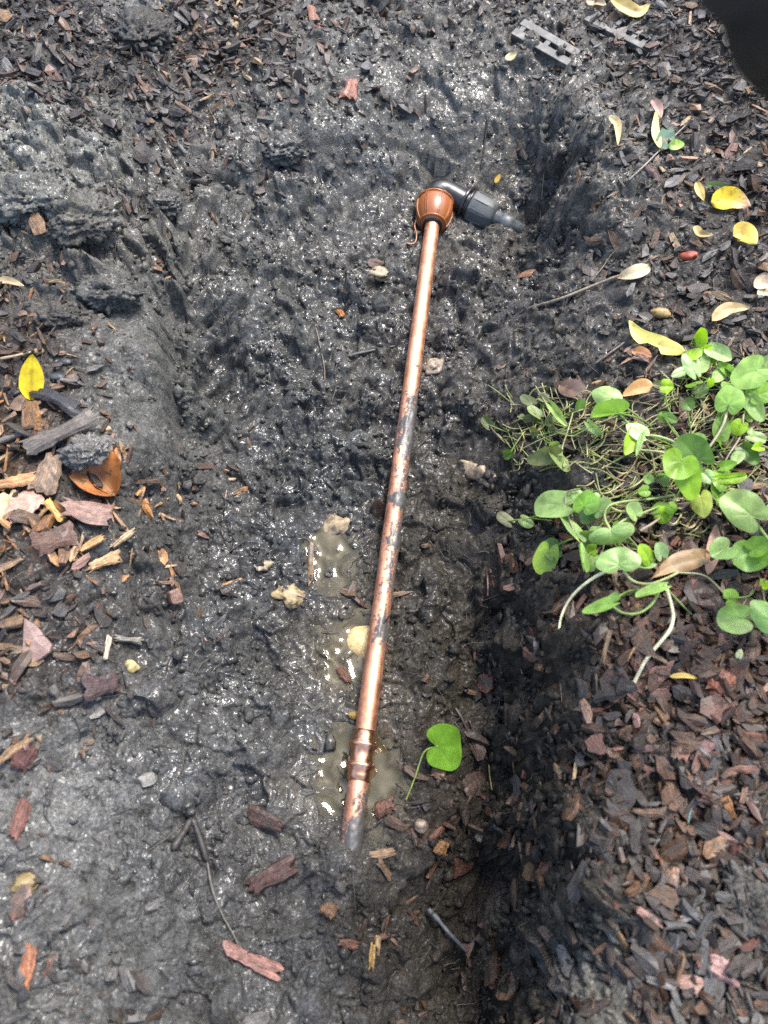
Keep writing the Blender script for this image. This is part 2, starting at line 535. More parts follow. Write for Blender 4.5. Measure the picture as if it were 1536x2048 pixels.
# painted maps in the ground's own coordinates (mulch density, roughness of the mud, soil colour with some shade painted in), from spots named by photo pixel
def idw(spots, power=3.2):
    S = np.array([at_z(s[0], s[1], 0.05)[:2] for s in spots])
    Val = np.array([s[2] if isinstance(s[2], tuple) else (s[2],) for s in spots], float)
    D = np.sqrt(((pts[:, None] - S[None]) ** 2).sum(-1)) + 0.012
    W = D ** -power
    G = (W @ Val) / W.sum(1)[:, None]
    return G.reshape(GN, GN, -1)

DENS = idw([
 (100,100,1.3),(300,200,1.3),(450,150,1.3),(350,300,1.2),(450,350,.6),(600,200,.7),(600,60,.85),(700,150,.45),(800,60,.4),(950,50,.4),(200,50,.6),(270,90,.15),
 (60,330,.25),(60,420,0),(200,430,.0),(300,480,.45),(60,560,.3),(250,560,.05),(120,250,1.2),(230,330,.9),(380,430,.3),(500,420,.15),
 (900,200,.08),(1000,150,.15),(1100,200,.2),(1200,160,.75),(1300,60,1),(1300,200,1),(1450,300,1),(1250,300,.5),(1150,330,.1),(1230,450,.3),(1340,450,.85),
 (1480,400,1),(1480,600,1),(1300,600,.75),(1200,600,.15),(1150,680,.12),(1260,700,.45),(1400,800,.8),(1250,900,.6),(1450,1000,1),(1080,1000,.05),(1230,1150,.85),
 (1400,1250,1),(1500,1400,1),(1250,1300,1),(1140,1250,.3),(1080,1400,.2),(1200,1500,.85),(1300,1700,1),(1130,1650,.5),(1080,1850,.2),(1300,1900,.9),(1500,1900,1),
 (1130,1950,.35),(700,700,0),(500,700,0),(600,900,0),(800,600,0),(950,600,0),(950,800,0),(950,1000,0),(900,1200,.03),(1000,1200,.1),(950,1400,.12),(900,1550,.3),(900,1700,.35),
 (950,1900,.15),(750,1800,.12),(700,1950,.12),(550,1850,.05),(600,1600,.02),(550,1400,.0),(550,1200,.02),(450,1050,.02),(450,550,.05),(650,400,.03),(800,350,.02),(1000,350,.0),(1050,500,0),
 (300,700,.0),(300,850,0),(220,800,.35),(220,900,.5),(40,650,.8),(100,750,1),(50,900,1),(150,950,1),(60,1050,1),(200,1080,.75),(60,1200,1),(180,1250,.6),(60,1350,.8),(200,1400,.35),
 (100,1500,.4),(60,1700,.25),(200,1800,.2),(60,1950,.5),(250,1950,.4),(400,1900,.08),(300,1600,.03),(300,1130,.2),(330,1300,.08),(400,1500,.03),(150,1620,.12),
 (-200,500,.9),(-200,1200,.9),(-200,1900,.7),(1750,300,1),(1750,1200,1),(1750,1900,1),(300,-200,1),(1200,-200,1),(600,2250,.1),(950,2250,.1),(200,2250,.5),(1300,2250,.9)])[..., 0]

ROUGH = idw([
 (300,700,.24),(310,800,.2),(315,880,.26),(270,780,.4),(380,800,1.0),(450,700,1.1),(450,850,1.2),(560,800,1.2),(650,900,1.2),(700,700,1.1),(600,600,1.1),(900,600,1.1),(1000,560,1.2),(960,700,1.1),
 (60,400,1.5),(150,450,1.6),(230,580,1.6),(350,480,1.0),(560,330,1.0),(700,300,.5),(850,280,.42),(950,250,.45),(800,230,.6),(1000,330,.6),(1060,350,.8),(1150,330,1.2),(1180,420,1.3),(800,150,1.1),(1000,130,1.2),
 (200,150,.8),(1400,300,.7),(1400,500,.7),(1100,620,1.0),(950,900,1.0),(900,1050,.9),(850,1150,.8),(950,1250,1.0),(900,1400,.9),(1000,1600,1.2),(950,1800,1.1),(1100,1800,.9),(1150,1900,1.0),(1150,2030,1.1),(1250,2000,1.0),
 (690,1280,.55),(700,1560,.4),(770,1560,.4),(640,1560,.45),(600,1450,.7),(500,1450,.75),(450,1300,.95),(550,1100,1.0),(640,1060,.8),(350,1500,.8),(200,1650,.55),(150,1600,.5),(300,1800,.85),(450,1750,.8),(600,1800,.7),(560,1950,.9),(750,1800,.9),(720,1690,.4),
 (1300,1300,.6),(1300,1800,.8),(60,1000,.5),(150,1300,.7),(-200,1000,.7),(1750,1000,.7),(800,-200,.8),(900,2250,1)])[..., 0]

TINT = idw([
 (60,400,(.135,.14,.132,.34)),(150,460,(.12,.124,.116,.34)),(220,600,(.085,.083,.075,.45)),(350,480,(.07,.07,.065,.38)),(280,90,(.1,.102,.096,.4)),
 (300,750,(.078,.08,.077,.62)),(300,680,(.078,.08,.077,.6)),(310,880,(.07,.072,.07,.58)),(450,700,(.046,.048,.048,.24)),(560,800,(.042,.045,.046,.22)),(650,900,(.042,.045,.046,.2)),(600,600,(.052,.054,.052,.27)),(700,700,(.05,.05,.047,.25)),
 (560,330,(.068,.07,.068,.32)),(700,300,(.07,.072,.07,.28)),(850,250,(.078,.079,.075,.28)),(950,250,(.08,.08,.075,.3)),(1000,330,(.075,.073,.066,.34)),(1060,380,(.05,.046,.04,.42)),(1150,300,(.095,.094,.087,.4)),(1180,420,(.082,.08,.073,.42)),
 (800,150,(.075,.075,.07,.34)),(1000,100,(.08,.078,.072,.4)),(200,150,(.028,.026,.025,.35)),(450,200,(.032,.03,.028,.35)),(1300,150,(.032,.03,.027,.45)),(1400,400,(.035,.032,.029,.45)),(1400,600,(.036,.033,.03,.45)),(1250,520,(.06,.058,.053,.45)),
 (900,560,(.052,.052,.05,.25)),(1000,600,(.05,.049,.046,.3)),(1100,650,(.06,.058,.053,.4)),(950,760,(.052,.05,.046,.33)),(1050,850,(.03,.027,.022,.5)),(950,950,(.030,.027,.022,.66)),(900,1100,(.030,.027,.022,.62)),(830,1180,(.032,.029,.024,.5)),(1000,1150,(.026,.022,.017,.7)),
 (880,1250,(.024,.021,.016,.68)),(1000,1350,(.026,.022,.017,.75)),(900,1450,(.025,.021,.016,.68)),(1000,1650,(.025,.021,.016,.78)),(860,1620,(.026,.021,.016,.7)),(950,1850,(.018,.015,.011,.85)),(1050,2020,(.02,.017,.012,.8)),(1100,1800,(.035,.031,.026,.7)),(1150,1950,(.09,.088,.08,.48)),(1050,1500,(.026,.022,.017,.8)),  # right wall and hole: dark topsoil, with their shade put into it too
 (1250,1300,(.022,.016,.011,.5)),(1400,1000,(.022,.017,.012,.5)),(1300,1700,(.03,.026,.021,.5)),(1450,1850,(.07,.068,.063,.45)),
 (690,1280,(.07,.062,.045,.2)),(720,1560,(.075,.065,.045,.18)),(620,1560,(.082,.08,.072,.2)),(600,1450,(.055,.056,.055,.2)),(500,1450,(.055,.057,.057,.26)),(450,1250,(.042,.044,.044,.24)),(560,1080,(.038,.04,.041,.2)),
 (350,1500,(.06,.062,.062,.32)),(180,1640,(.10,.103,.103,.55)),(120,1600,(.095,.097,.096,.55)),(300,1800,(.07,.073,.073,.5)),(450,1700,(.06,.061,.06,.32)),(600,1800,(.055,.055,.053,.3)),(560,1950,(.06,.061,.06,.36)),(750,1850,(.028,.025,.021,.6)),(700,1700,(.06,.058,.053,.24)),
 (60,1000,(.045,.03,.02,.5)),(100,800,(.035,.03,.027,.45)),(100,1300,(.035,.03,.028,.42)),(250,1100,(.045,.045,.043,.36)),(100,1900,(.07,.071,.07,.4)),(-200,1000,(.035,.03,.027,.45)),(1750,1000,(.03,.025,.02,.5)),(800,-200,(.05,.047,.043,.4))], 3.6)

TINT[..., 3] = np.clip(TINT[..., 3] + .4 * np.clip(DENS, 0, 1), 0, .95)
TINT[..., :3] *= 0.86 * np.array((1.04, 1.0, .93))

# ------------------------------------------------------------------ ground sheet
NR, NC, PAD = 980, 770, 22
py_rows = np.linspace(2310, -260, NR)
ys = np.array([at_z(768, p, 0.05)[1] for p in py_rows])
padg = np.cumsum(np.geomspace(0.012, 4.0, PAD))
ys = np.concatenate([ys[0] - padg[::-1], ys, ys[-1] + padg])
ss = np.linspace(-1.3, 1.3, NC)
def wid(y):
    return np.clip(y * FW[1] + 0.8 * (-FW[2]), 0.55, 1.75) * 0.498
W_ = wid(ys)
XX = ss[None, :] * W_[:, None]
lft = XX[:, :1] - padg[::-1][None, :]
rgt = XX[:, -1:] + padg[None, :]
XX = np.concatenate([lft, XX, rgt], 1)
YY = np.repeat(ys[:, None], XX.shape[1], 1)

def detail(x0, y0, x, y):
    """clods, crumbs and torn relief of the mud: height and sideways push"""
    ro = bil(ROUGH, x0, y0, GX0, GX1, GY0, GY1) * (1 - .55 * np.clip(bil(DENS, x0, y0, GX0, GX1, GY0, GY1), 0, 1))
    wx = x + 0.010 * perlin(x / .045, y / .045, 1) + 0.004 * perlin(x / .014, y / .014, 2)
    wy = y + 0.010 * perlin(x / .045 + 9, y / .045, 3) + 0.004 * perlin(x / .014 + 5, y / .014, 4)
    h = 0.008 * fbm(x / .09, y / .09, 5, 3)
    f, c = worley(wx / .050, wy / .050, 6)
    h = h + 0.020 * np.clip(1 - f * f * 1.5, 0, 1) * np.clip(c * 1.9 - .85, 0, 1)
    hh, e = facets(wx / .034, wy / .034, 7)
    h = h + 0.0100 * hh - 0.005 * np.exp(-(e / .10) ** 2) * np.clip(fbm(x / .05, y / .05, 19, 2) * 2.0 + .5, 0, 1)
    pit = np.clip(fbm(wx / .03, wy / .03, 8, 3) - 0.30, 0, 1)
    h = h - 0.014 * pit
    wx2 = wx + 0.0030 * perlin(x / .009, y / .009, 21)
    wy2 = wy + 0.0030 * perlin(x / .009 + 3, y / .009, 22)
    hh, e = facets(wx2 / .0145, wy2 / .0145, 9)
    br = np.clip(.55 + 1.2 * fbm(x / .07 + 5, y / .07, 23, 2), .12, 1.3)      # patches that are broken up finer than others
    h = h + (0.0040 * hh - 0.0022 * np.exp(-(e / .12) ** 2)) * (.35 + .65 * br)
    hh, e = facets(wx2 / .0068, wy2 / .0068, 10)
    h = h + (0.0024 * hh - 0.0010 * np.exp(-(e / .15) ** 2)) * br
    h = h + 0.0009 * perlin(x / .0042, y / .0042, 12) * br
    # spade strokes: long shallow grooves where the face was cut smooth
    sm = np.clip(1 - ro, 0, 1)
    h = h * ro + sm * (0.0012 * fbm(x / .004, y / .05, 13, 3) + 0.0016 * np.minimum(0, perlin(x / .006, y / .012, 14) + .32) * 3)
    px_ = 0.0048 * perlin(x / .020, y / .020, 15) * ro + 0.0012 * perlin(x / .008, y / .008, 16) * ro
    py_ = 0.0048 * perlin(x / .020 + 7, y / .020, 17) * ro + 0.0012 * perlin(x / .008 + 7, y / .008, 18) * ro
    return h, px_, py_

ZB = Hbase(XX, YY)
dzx = np.diff(ZB, axis=1); dxx = np.diff(XX, axis=1)
arcx = np.concatenate([np.zeros((len(ys), 1)), np.cumsum(np.sqrt(dxx ** 2 + dzx ** 2), 1)], 1)
mid_c = XX.shape[1] // 2
UX = arcx - arcx[:, mid_c:mid_c + 1] + XX[:, mid_c:mid_c + 1]
dzy = np.diff(ZB, axis=0); dyy = np.diff(YY, axis=0)
arcy = np.concatenate([np.zeros((1, XX.shape[1])), np.cumsum(np.sqrt(dyy ** 2 + dzy ** 2), 0)], 0)
mid_r = len(ys) // 2
UY = arcy - arcy[mid_r:mid_r + 1] + YY[mid_r:mid_r + 1]
e_ = .006
NX_ = -(Hbase(XX + e_, YY) - Hbase(XX - e_, YY)) / (2 * e_); NY_ = -(Hbase(XX, YY + e_) - Hbase(XX, YY - e_)) / (2 * e_)
NL_ = np.sqrt(NX_ ** 2 + NY_ ** 2 + 1); NX_ /= NL_; NY_ /= NL_; NZ_ = 1 / NL_
inner = (np.abs(XX) < 2.2) & (YY < 2.6) & (YY > -1.0)
DET = np.zeros_like(XX); PXS = np.zeros_like(XX); PYS = np.zeros_like(XX)
h, a_, b_ = detail(XX[inner], YY[inner], UX[inner], UY[inner])
DET[inner], PXS[inner], PYS[inner] = h, a_, b_
# narrow spade cut at the left wall of the trench, the shaded gash under the right lip
def gash(path, w, depth):
    P = spline([at_z(px, py, z)[:2] for px, py, z in path], 60)
    out = np.zeros_like(XX)
    for i in range(len(P)):
        e = min(1, 4 * min(i, len(P) - 1 - i) / len(P) + .15)
        sel = (np.abs(XX - P[i, 0]) < 4 * w) & (np.abs(YY - P[i, 1]) < 4 * w)
        out[sel] = np.maximum(out[sel], e * np.exp(-(((XX[sel] - P[i, 0]) ** 2 + (YY[sel] - P[i, 1]) ** 2) / (w * w))))
    return out * depth
CUT = (gash([(356,660,.02),(362,760,.01),(364,850,.005),(374,940,.005)], .0080, .034)
       + gash([(1085,270,.02),(1092,330,.0),(1100,400,-.01),(1110,470,-.01)], .012, .012)
       + gash([(1080,370,.0),(1100,385,.0)], .012, .02)
       + gash([(985,1600,-.04),(970,1700,-.06),(985,1780,-.06)], .022, .02)
       + gash([(930,1950,-.06),(960,2040,-.06)], .03, .02))
ZZ = ZB + DET - CUT
# keep the tube free: where the tube lies the mud sits just under or against its flanks
PA, PB = at_z(697, 1712, 0.0), at_z(866, 440, 0.0)
PD = (PB - PA) / np.linalg.norm(PB - PA)
rel = np.stack([XX - PA[0], YY - PA[1]], -1)
tpar = rel @ PD[:2]
tper = rel @ np.array((PD[1], -PD[0]))
on = (tpar > 0.055) & (tpar < 1.0) & (np.abs(tper) < 0.03)
lim = -0.006 + np.clip((np.abs(tper) - 0.008) / 0.02, 0, 1) * 0.02
ZZ = np.where(on, np.minimum(ZZ, lim), ZZ)

slope_push = DET * np.clip(NL_ - 1, 0, .7)
de_ = np.hypot(XX - (PA[0] - PD[0] * .022), YY - (PA[1] - PD[1] * .022))
ZZ = np.where(de_ < .045, np.maximum(ZZ, .0150 - 16.0 * de_ ** 2 + .0045 * perlin(XX / .013, YY / .013, 60) + .003 * perlin(XX / .006, YY / .006, 61)), ZZ)
POOLS = [((712, 1562), 92, 100, -0.0185), ((690, 1280), 52, 92, -0.0215), ((660, 1120), 46, 66, -0.0195)]
for (pcx, pcy), rxp, ryp, zw in POOLS:
    c_ = at_z(pcx, pcy, zw); ax_ = abs(at_z(pcx + rxp, pcy, zw)[0] - c_[0]); ay_ = abs(at_z(pcx, pcy - ryp, zw)[1] - c_[1])
    q_ = np.sqrt(((XX - c_[0]) / ax_) ** 2 + ((YY - c_[1]) / ay_) ** 2) + .25 * perlin(XX / .02, YY / .02, 57)
    rim = np.clip((q_ - .85) / .3, 0, 1) * np.clip((2.2 - q_) / .4, 0, 1)
    flo = zw - .006 + rim * (.009 + .003 * perlin(XX / .008, YY / .008, 58))
    ZZ = np.where(rim > 0, np.maximum(ZZ, flo), ZZ)
    ZZ = np.where(q_ < .85, np.minimum(ZZ, zw + .0035 * np.clip(perlin(XX / .012, YY / .012, 59) * 2.2 - .2 + (q_ - .4) * .8, -1.5, 1)), ZZ)
GV = np.stack([XX + PXS + NX_ * slope_push * .7, YY + PYS + NY_ * slope_push * .7, ZZ], -1)
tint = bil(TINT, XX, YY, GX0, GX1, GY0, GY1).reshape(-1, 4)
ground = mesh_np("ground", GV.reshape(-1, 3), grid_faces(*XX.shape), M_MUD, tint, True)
tag(ground, kind="structure", label="wet grey mud of the dug trench and its banks")

NXI = np.arange(XX.shape[1])
def H(x, y):
    x = np.asarray(x, float); y = np.asarray(y, float)
    r = np.clip(np.interp(y, ys, np.arange(len(ys))), 0, len(ys) - 1.001)
    s = x / wid(y)
    c = np.clip((s + 1.3) / 2.6 * (NC - 1), 0, NC - 1.001) + PAD
    i, j = r.astype(int), c.astype(int)
    a, b = r - i, c - j
    return ZZ[i, j] * (1 - a) * (1 - b) + ZZ[i, j + 1] * (1 - a) * b + ZZ[i + 1, j] * a * (1 - b) + ZZ[i + 1, j + 1] * a * b

SX0, SX1, SY0, SY1 = -1.3, 1.3, -.3, 1.95
_sx, _sy = np.meshgrid(np.linspace(SX0, SX1, 1041), np.linspace(SY0, SY1, 901))
_hh = H(_sx, _sy)
def _blur(G, k):
    for ax_ in (0, 1):
        G = sum(np.roll(G, d, ax_) for d in range(-k, k + 1)) / (2 * k + 1)
    return G
HS_FINE, HS_WIDE = _blur(_hh, 1), _blur(_hh, 3)
def Hs(x, y, r=0.008):
    """height smoothed over a small patch"""
    return bil(HS_FINE if r < .005 else HS_WIDE, np.asarray(x, float), np.asarray(y, float), SX0, SX1, SY0, SY1)

TT_ = np.arange(.45, 3.2, .004)
def hit(px, py, lift=0.0):
    d = ray(px, py)
    P = CAM + d * TT_[:, None]
    g = P[:, 2] - Hs(P[:, 0], P[:, 1]) - lift
    k = int(np.argmax(g < 0))
    if k == 0: return at_z(px, py, .1 + lift)
    f = g[k - 1] / (g[k - 1] - g[k])
    return CAM + d * (TT_[k - 1] + f * .004)

def mmpx(px, py):
    p = hit(px, py)
    return float((p - CAM) @ FW) / FPX      # metres per photo pixel there

def gnormal(x, y, r=0.012):
    nx = -(Hs(x + r, y) - Hs(x - r, y)) / (2 * r)
    ny = -(Hs(x, y + r) - Hs(x, y - r)) / (2 * r)
    n = np.array((float(nx), float(ny), 1.0))
    return n / np.linalg.norm(n)

# ------------------------------------------------------------------ muddy water in the trench bottom
def puddle(name, label, box, z, alpha):
    (x0, y1), (x1, y0) = at_z(box[0], box[1], z)[:2], at_z(box[2], box[3], z)[:2]
    nx, ny = int((x1 - x0) / .0016), int((y1 - y0) / .0016)
    X, Y = np.meshgrid(np.linspace(x0, x1, nx), np.linspace(y0, y1, ny))
    dep = z - H(X, Y)
    Z = z + 0.0024 * np.exp(-np.clip(z - Hs(X, Y, .003), 0, 1) / 0.0030) + .0008 * perlin(X / .019, Y / .019, 55)
    T = np.zeros(X.shape + (4,)); T[..., :3] = 1
    T[..., 3] = np.clip(0.55 + dep / 0.012, 0.5, alpha)
    F = grid_faces(ny, nx)
    keep = (dep.ravel()[F] > -0.002).any(1)
    F = F[keep]
    used = np.unique(F); mp = np.zeros(nx * ny, int); mp[used] = np.arange(len(used))
    V = np.stack([X, Y, Z], -1).reshape(-1, 3)[used]
    o = mesh_np(name, V, mp[F], M_WATER, T.reshape(-1, 4)[used], True)
    tag(o, kind="structure", label=label)
    return o
puddle("puddle_water", "murky water pooled round the copper coupling", (600, 1445, 825, 1685), POOLS[0][3], 0.85)
puddle("puddle_water", "murky water beside the tube at the pale stone", (625, 1180, 756, 1385), POOLS[1][3], 0.85)
puddle("puddle_water", "small wet pool left of the tube above the pale stone", (600, 1040, 725, 1195), POOLS[2][3], 0.85)

# ------------------------------------------------------------------ copper tube with its coupling and elbow
pipe = empty("water_pipe")
tag(pipe, "copper water tube with a brown elbow nut lying along the muddy trench", "pipe")
PR = 0.0110
L = np.linalg.norm(PB - PA)
ax, au, av = frame(PD)
NL, NT = 420, 44
tt = np.linspace(-0.022, L + 0.012, NL)
th = np.arange(NT) * 2 * np.pi / NT
T2, TH2 = np.meshgrid(tt, th, indexing='ij')
def sec(py):      # distance along the tube of the point seen at photo row py
    px = 697 + (1712 - py) / (1712 - 440) * (866 - 697)
    return float((at_z(px, py, 0.01) - PA) @ PD)
mudm = np.zeros_like(T2)
upness = np.cos(TH2)[..., None] * au + np.sin(TH2)[..., None] * av
side = upness @ np.array((1.0, 0, 0))
for pya, pyb, amt in ((1300, 830, .29), (900, 770, .36), (1010, 985, .34), (745, 700, .2), (1290, 1235, .24), (1095, 1060, .15), (1740, 1650, .46), (1690, 1570, .20), (1680, 1480, .1)):
    t0, t1 = sec(pya), sec(pyb)
    mid, hw = (t0 + t1) / 2, (t1 - t0) / 2
    mudm += amt * np.exp(-((T2 - mid) / hw) ** 4)
n_ = fbm(T2 / .022 + 3, TH2 * .011 / .008, 31, 4, .6)
n2_ = fbm(T2 / .006 + 3, TH2 * .011 / .004, 35, 3, .6)
mudm = mudm * (1.0 + 0.45 * side) + 0.20 * n_ + .16 * n2_ + 0.12
mudm = np.clip(mudm, 0, 1)
low = np.clip(-(upness @ np.array((0, 0, 1.0))) - .15, 0, 1)
mudm = np.clip(mudm + low * .5, 0, 1)
thick = np.clip(mudm - .50, 0, .4) * .0060 * (0.6 + 0.6 * np.abs(perlin(T2 / .004, TH2 * 3.2, 33)))
rr = PR + thick
V = PA + T2[..., None] * ax + rr[..., None] * upness
tn = np.ones((NL, NT, 4)); tn[..., 3] = mudm
mesh_np("copper_tube", V.reshape(-1, 3), grid_faces(NL, NT, True), M_COPPER, tn.reshape(-1, 4), True, pipe)
# coupling with two raised beads
c0, c1 = sec(1560), sec(1458)
cl = c1 - c0
prof = [(0, PR + .0001), (0, PR + .0013), (.006, PR + .0014), (.010, PR + .0014), (.0125, PR + .0036), (.0155, PR + .0040), (.0185, PR + .0034), (.0205, PR + .0014)]
pr2 = [(cl - t, r) for t, r in reversed(prof)]
cp = lathe("coupling", prof + [(cl / 2, PR + .0012)] + pr2, PA + ax * c0, ax, M_COPPER2, 48, pipe, tint=(1, 1, 1, .25),
           rfun=lambda t, r, th: r + .0002 * np.sin(3 * th + t * 200))
for tq in (.0155, cl - .0155):
    lathe("bead", [(-.003, PR + .0030), (-.0018, PR + .0046), (0, PR + .0052), (.0018, PR + .0046), (.003, PR + .0030)], PA + ax * (c0 + tq), ax, M_COPPER2, 48, cp, tint=(1, 1, 1, .3))

# brown compression nut (ribbed) round the tube end
nb = PB - ax * 0.012
nprof = [(.000, .0125), (.000, .0165), (.003, .0190), (.010, .0228), (.020, .0262), (.030, .0278), (.040, .0278), (.047, .0268), (.049, .0255), (.049, .018)]
nut = lathe("compression_nut", nprof, nb, ax, M_ORANGE, 64, pipe)
def fin(par, phi, ts, rs, wid_, mat, org, axd, name):
    a, u, v = frame(axd)
    rd = np.cos(phi) * u + np.sin(phi) * v
    tg = np.cross(a, rd)
    V = []
    for t, r in zip(ts, rs):
        for s, e in ((-1, -.002), (-.8, .0016), (.8, .0016), (1, -.002)):
            V.append(np.asarray(org) + a * t + rd * (r + e) + tg * s * wid_)
    return mesh_np(name, V, grid_faces(len(ts), 4), mat, None, False, par)
for k in range(8):
    phi = k * math.pi / 4 + 0.32
    for d in (-0.055, 0.055):
        fin(nut, phi + d, [.004, .010, .020, .030, .040, .048], [.0192, .0228, .0262, .0278, .0278, .0262], .0009, M_ORANGE, nb, ax, "rib")
for tq, rq in ((.0035, .0196), (.0465, .0276)):
    lathe("rim_band", [(-.0016, rq - .001), (-.0012, rq + .0012), (.0012, rq + .0014), (.0016, rq - .001)], nb + ax * tq, ax, M_ORANGE, 56, nut)
lathe("seal_ring", [(-.001, .0112), (-.0012, .0150), (.003, .0158), (.006, .0158)], nb, ax, M_BLACK, 40, pipe)
# little loop of plastic hanging from the nut
lp = [nb + ax * .012 - np.array((.0255, 0, 0.000)), nb + ax * .004 - np.array((.027, 0, .004)), nb - ax * .012 - np.array((.0225, 0, .006)), nb - ax * .024 - np.array((.0225, 0, .008)), nb - ax * .030 - np.array((.028, 0, .008)), nb - ax * .029 - np.array((.036, 0, .007))]
tube("pull_tab", spline(lp, 24), .0013, M_ORANGE, None, 6, nut)

# elbow and second branch
E = nb + ax * .078
Q = at_z(1030, 440, 0.0) - at_z(905, 392, 0.0)
Q = np.array((Q[0], Q[1], -0.012)); Q /= np.linalg.norm(Q)
ep = [nb + ax * .040, nb + ax * .055]
bend = [(nb + ax * .056) * (1 - t) ** 2 + 2 * t * (1 - t) * (E + ax * .004) + t * t * (E + Q * .026) for t in np.linspace(0, 1, 12)]
path = np.array(ep + bend + [E + Q * .05, E + Q * .066])
V, F = tube_arrays(path, np.array([.0215] * 2 + [.0205] * 12 + [.0185] * 2), 36)
eb = mesh_np("elbow_body", V, F, M_BLACK, None, True, pipe)
lathe("shoulder_ring", [(-.004, .018), (-.004, .0225), (.004, .0225), (.004, .018)], nb + ax * .054, ax, M_BLACK, 48, eb)
for tq, r_, w_ in ((.050, .0246, .0025), (.0575, .0236, .0018)):
    lathe("collar", [(-w_, .018), (-w_, r_ - .001), (-w_ * .6, r_), (w_ * .6, r_), (w_, r_ - .001), (w_, .018)], E + Q * tq, Q, M_BLACK, 48, eb)
def octo(t, r, th):
    k = np.pi / 4
    tm = (th + .2 + k / 2) % k - k / 2
    return r * (0.45 + 0.55 * np.cos(k / 2) / np.cos(tm) * 1.05)
un = lathe("union_nut", [(.060, .018), (.060, .0238), (.063, .0244), (.090, .0236), (.097, .0212), (.101, .0185), (.1015, .012)], E, Q, M_BLACKMUD, 64, pipe, rfun=lambda t, r, th: octo(t, r, th) * (1 + .02 * perlin(th * 4, np.full_like(th, t * 90), 41)))
for k in range(8):
    fin(un, k * math.pi / 4 + .2, [.063, .07, .08, .088], [.0234, .0238, .0234, .0230], .0032, M_BLACKMUD, E, Q, "grip_rib")
lathe("tail_sleeve", [(.100, .0125), (.112, .0128), (.1125, .0140), (.130, .0138), (.131, .0118), (.150, .0112), (.151, .004)], E, Q, M_GREYTUBE, 36, pipe)

# ------------------------------------------------------------------ bark chips
def chip_proto(r, n=7, splinter=False):
    a = (np.arange(n) + r.uniform(-.28, .28, n)) * 2 * np.pi / n
    sq = 1 / np.maximum(np.abs(np.cos(a)), np.abs(np.sin(a))) ** 0.6
    rad = sq * r.uniform(.62, 1.08, n)
    top = np.stack([np.cos(a) * rad * .5, np.sin(a) * rad * .5, np.full(n, .5) + r.uniform(-.25, .25, n)], -1)
    bot = top * np.array((.93, .9, 0)) + np.array((0, 0, -.5)) + np.stack([r.uniform(-.06, .06, n), r.uniform(-.06, .06, n), r.uniform(-.2, .2, n)], -1)
    V = np.vstack([top, bot, [[r.uniform(-.15, .15), r.uniform(-.12, .12), .5 + r.uniform(.0, .5)], [0, 0, -.5]]])
    V[:, 2] += (V[:, 0] ** 2) * r.uniform(-2.2, 2.2) + V[:, 0] * V[:, 1] * r.uniform(-2, 2)
    return V
CN = 7
CF = []
for i in range(CN):
    j = (i + 1) % CN
    CF += [(i, j, 2 * CN), (CN + j, CN + i, 2 * CN + 1), (i, CN + i, CN + j), (i, CN + j, j)]
CF = np.array(CF)
PROTO = np.array([chip_proto(rng) for _ in range(90)])

PAL = {
 'black': [(.040, .029, .022), (.052, .039, .031), (.068, .052, .042), (.070, .060, .054), (.046, .032, .023)],
 'brown': [(.095, .048, .024), (.125, .068, .036), (.075, .041, .023), (.155, .09, .05), (.115, .066, .04)],
 'red':   [(.15, .055, .030), (.10, .038, .024), (.16, .075, .050)],
 'tan':   [(.30, .18, .085), (.36, .24, .12), (.24, .13, .06), (.33, .20, .13)],
 'orange':[(.42, .20, .075), (.48, .25, .10), (.38, .17, .06), (.50, .31, .17)],  # fresh wood, brightened to hold the sun patch of the left litter
 'grey':  [(.12, .112, .10), (.16, .15, .137), (.10, .095, .09)],
 'pink':  [(.30, .17, .13), (.24, .14, .11)]}
ZONE = [  # photo spot, palette weights, landmark phrase
 (250, 150, dict(black=.72, brown=.12, grey=.1, tan=.04, red=.02), "in the dark mulch at the top left corner"),
 (430, 90, dict(black=.5, brown=.2, tan=.16, red=.06, grey=.08), "in the mulch with pale splinters at the top edge"),
 (620, 150, dict(black=.62, brown=.14, grey=.14, tan=.05, red=.05), "in the mulch above the far end of the trench"),
 (1300, 120, dict(black=.62, brown=.2, grey=.12, tan=.04, red=.02), "in the mulch around the drain grates"),
 (1380, 300, dict(black=.42, brown=.26, tan=.16, grey=.12, pink=.04), "in the mulch near the dark green fallen leaf"),
 (1430, 520, dict(black=.55, brown=.2, grey=.15, tan=.06, red=.04), "in the mulch below the yellow fallen leaves"),
 (1400, 850, dict(brown=.45, black=.3, red=.12, tan=.1, pink=.03), "under the green creeper"),
 (1350, 1300, dict(brown=.58, black=.14, red=.18, tan=.06, pink=.04), "on the bank below the green creeper"),
 (1350, 1600, dict(brown=.42, black=.42, red=.09, grey=.03, tan=.03, pink=.01), "on the bank beside the dark hole"),
 (1400, 1900, dict(grey=.22, black=.50, brown=.22, red=.04, pink=.02), "on the near corner of the bank by the dark hole"),
 (900, 1650, dict(brown=.5, black=.3, red=.12, tan=.08), "on the trench bottom by the loose green leaf"),
 (80, 680, dict(black=.4, brown=.25, tan=.2, grey=.1, orange=.05), "in the litter by the yellow leaf"),
 (90, 900, dict(brown=.25, black=.2, tan=.28, orange=.15, grey=.07, pink=.05), "in the litter by the broad orange leaf"),
 (90, 1060, dict(orange=.42, tan=.22, brown=.15, black=.12, pink=.09), "in the bright orange chips below the curled leaf"),  # orange wood favoured here: sun patch put into the chip colours
 (100, 1300, dict(black=.36, brown=.26, grey=.16, tan=.14, pink=.08), "around the triangular pink stone"),
 (150, 1850, dict(grey=.42, black=.3, brown=.15, red=.08, tan=.05), "in the mud of the near bank"),
]
ZXY = np.array([(z[0], z[1]) for z in ZONE], float)

NCH = 15000
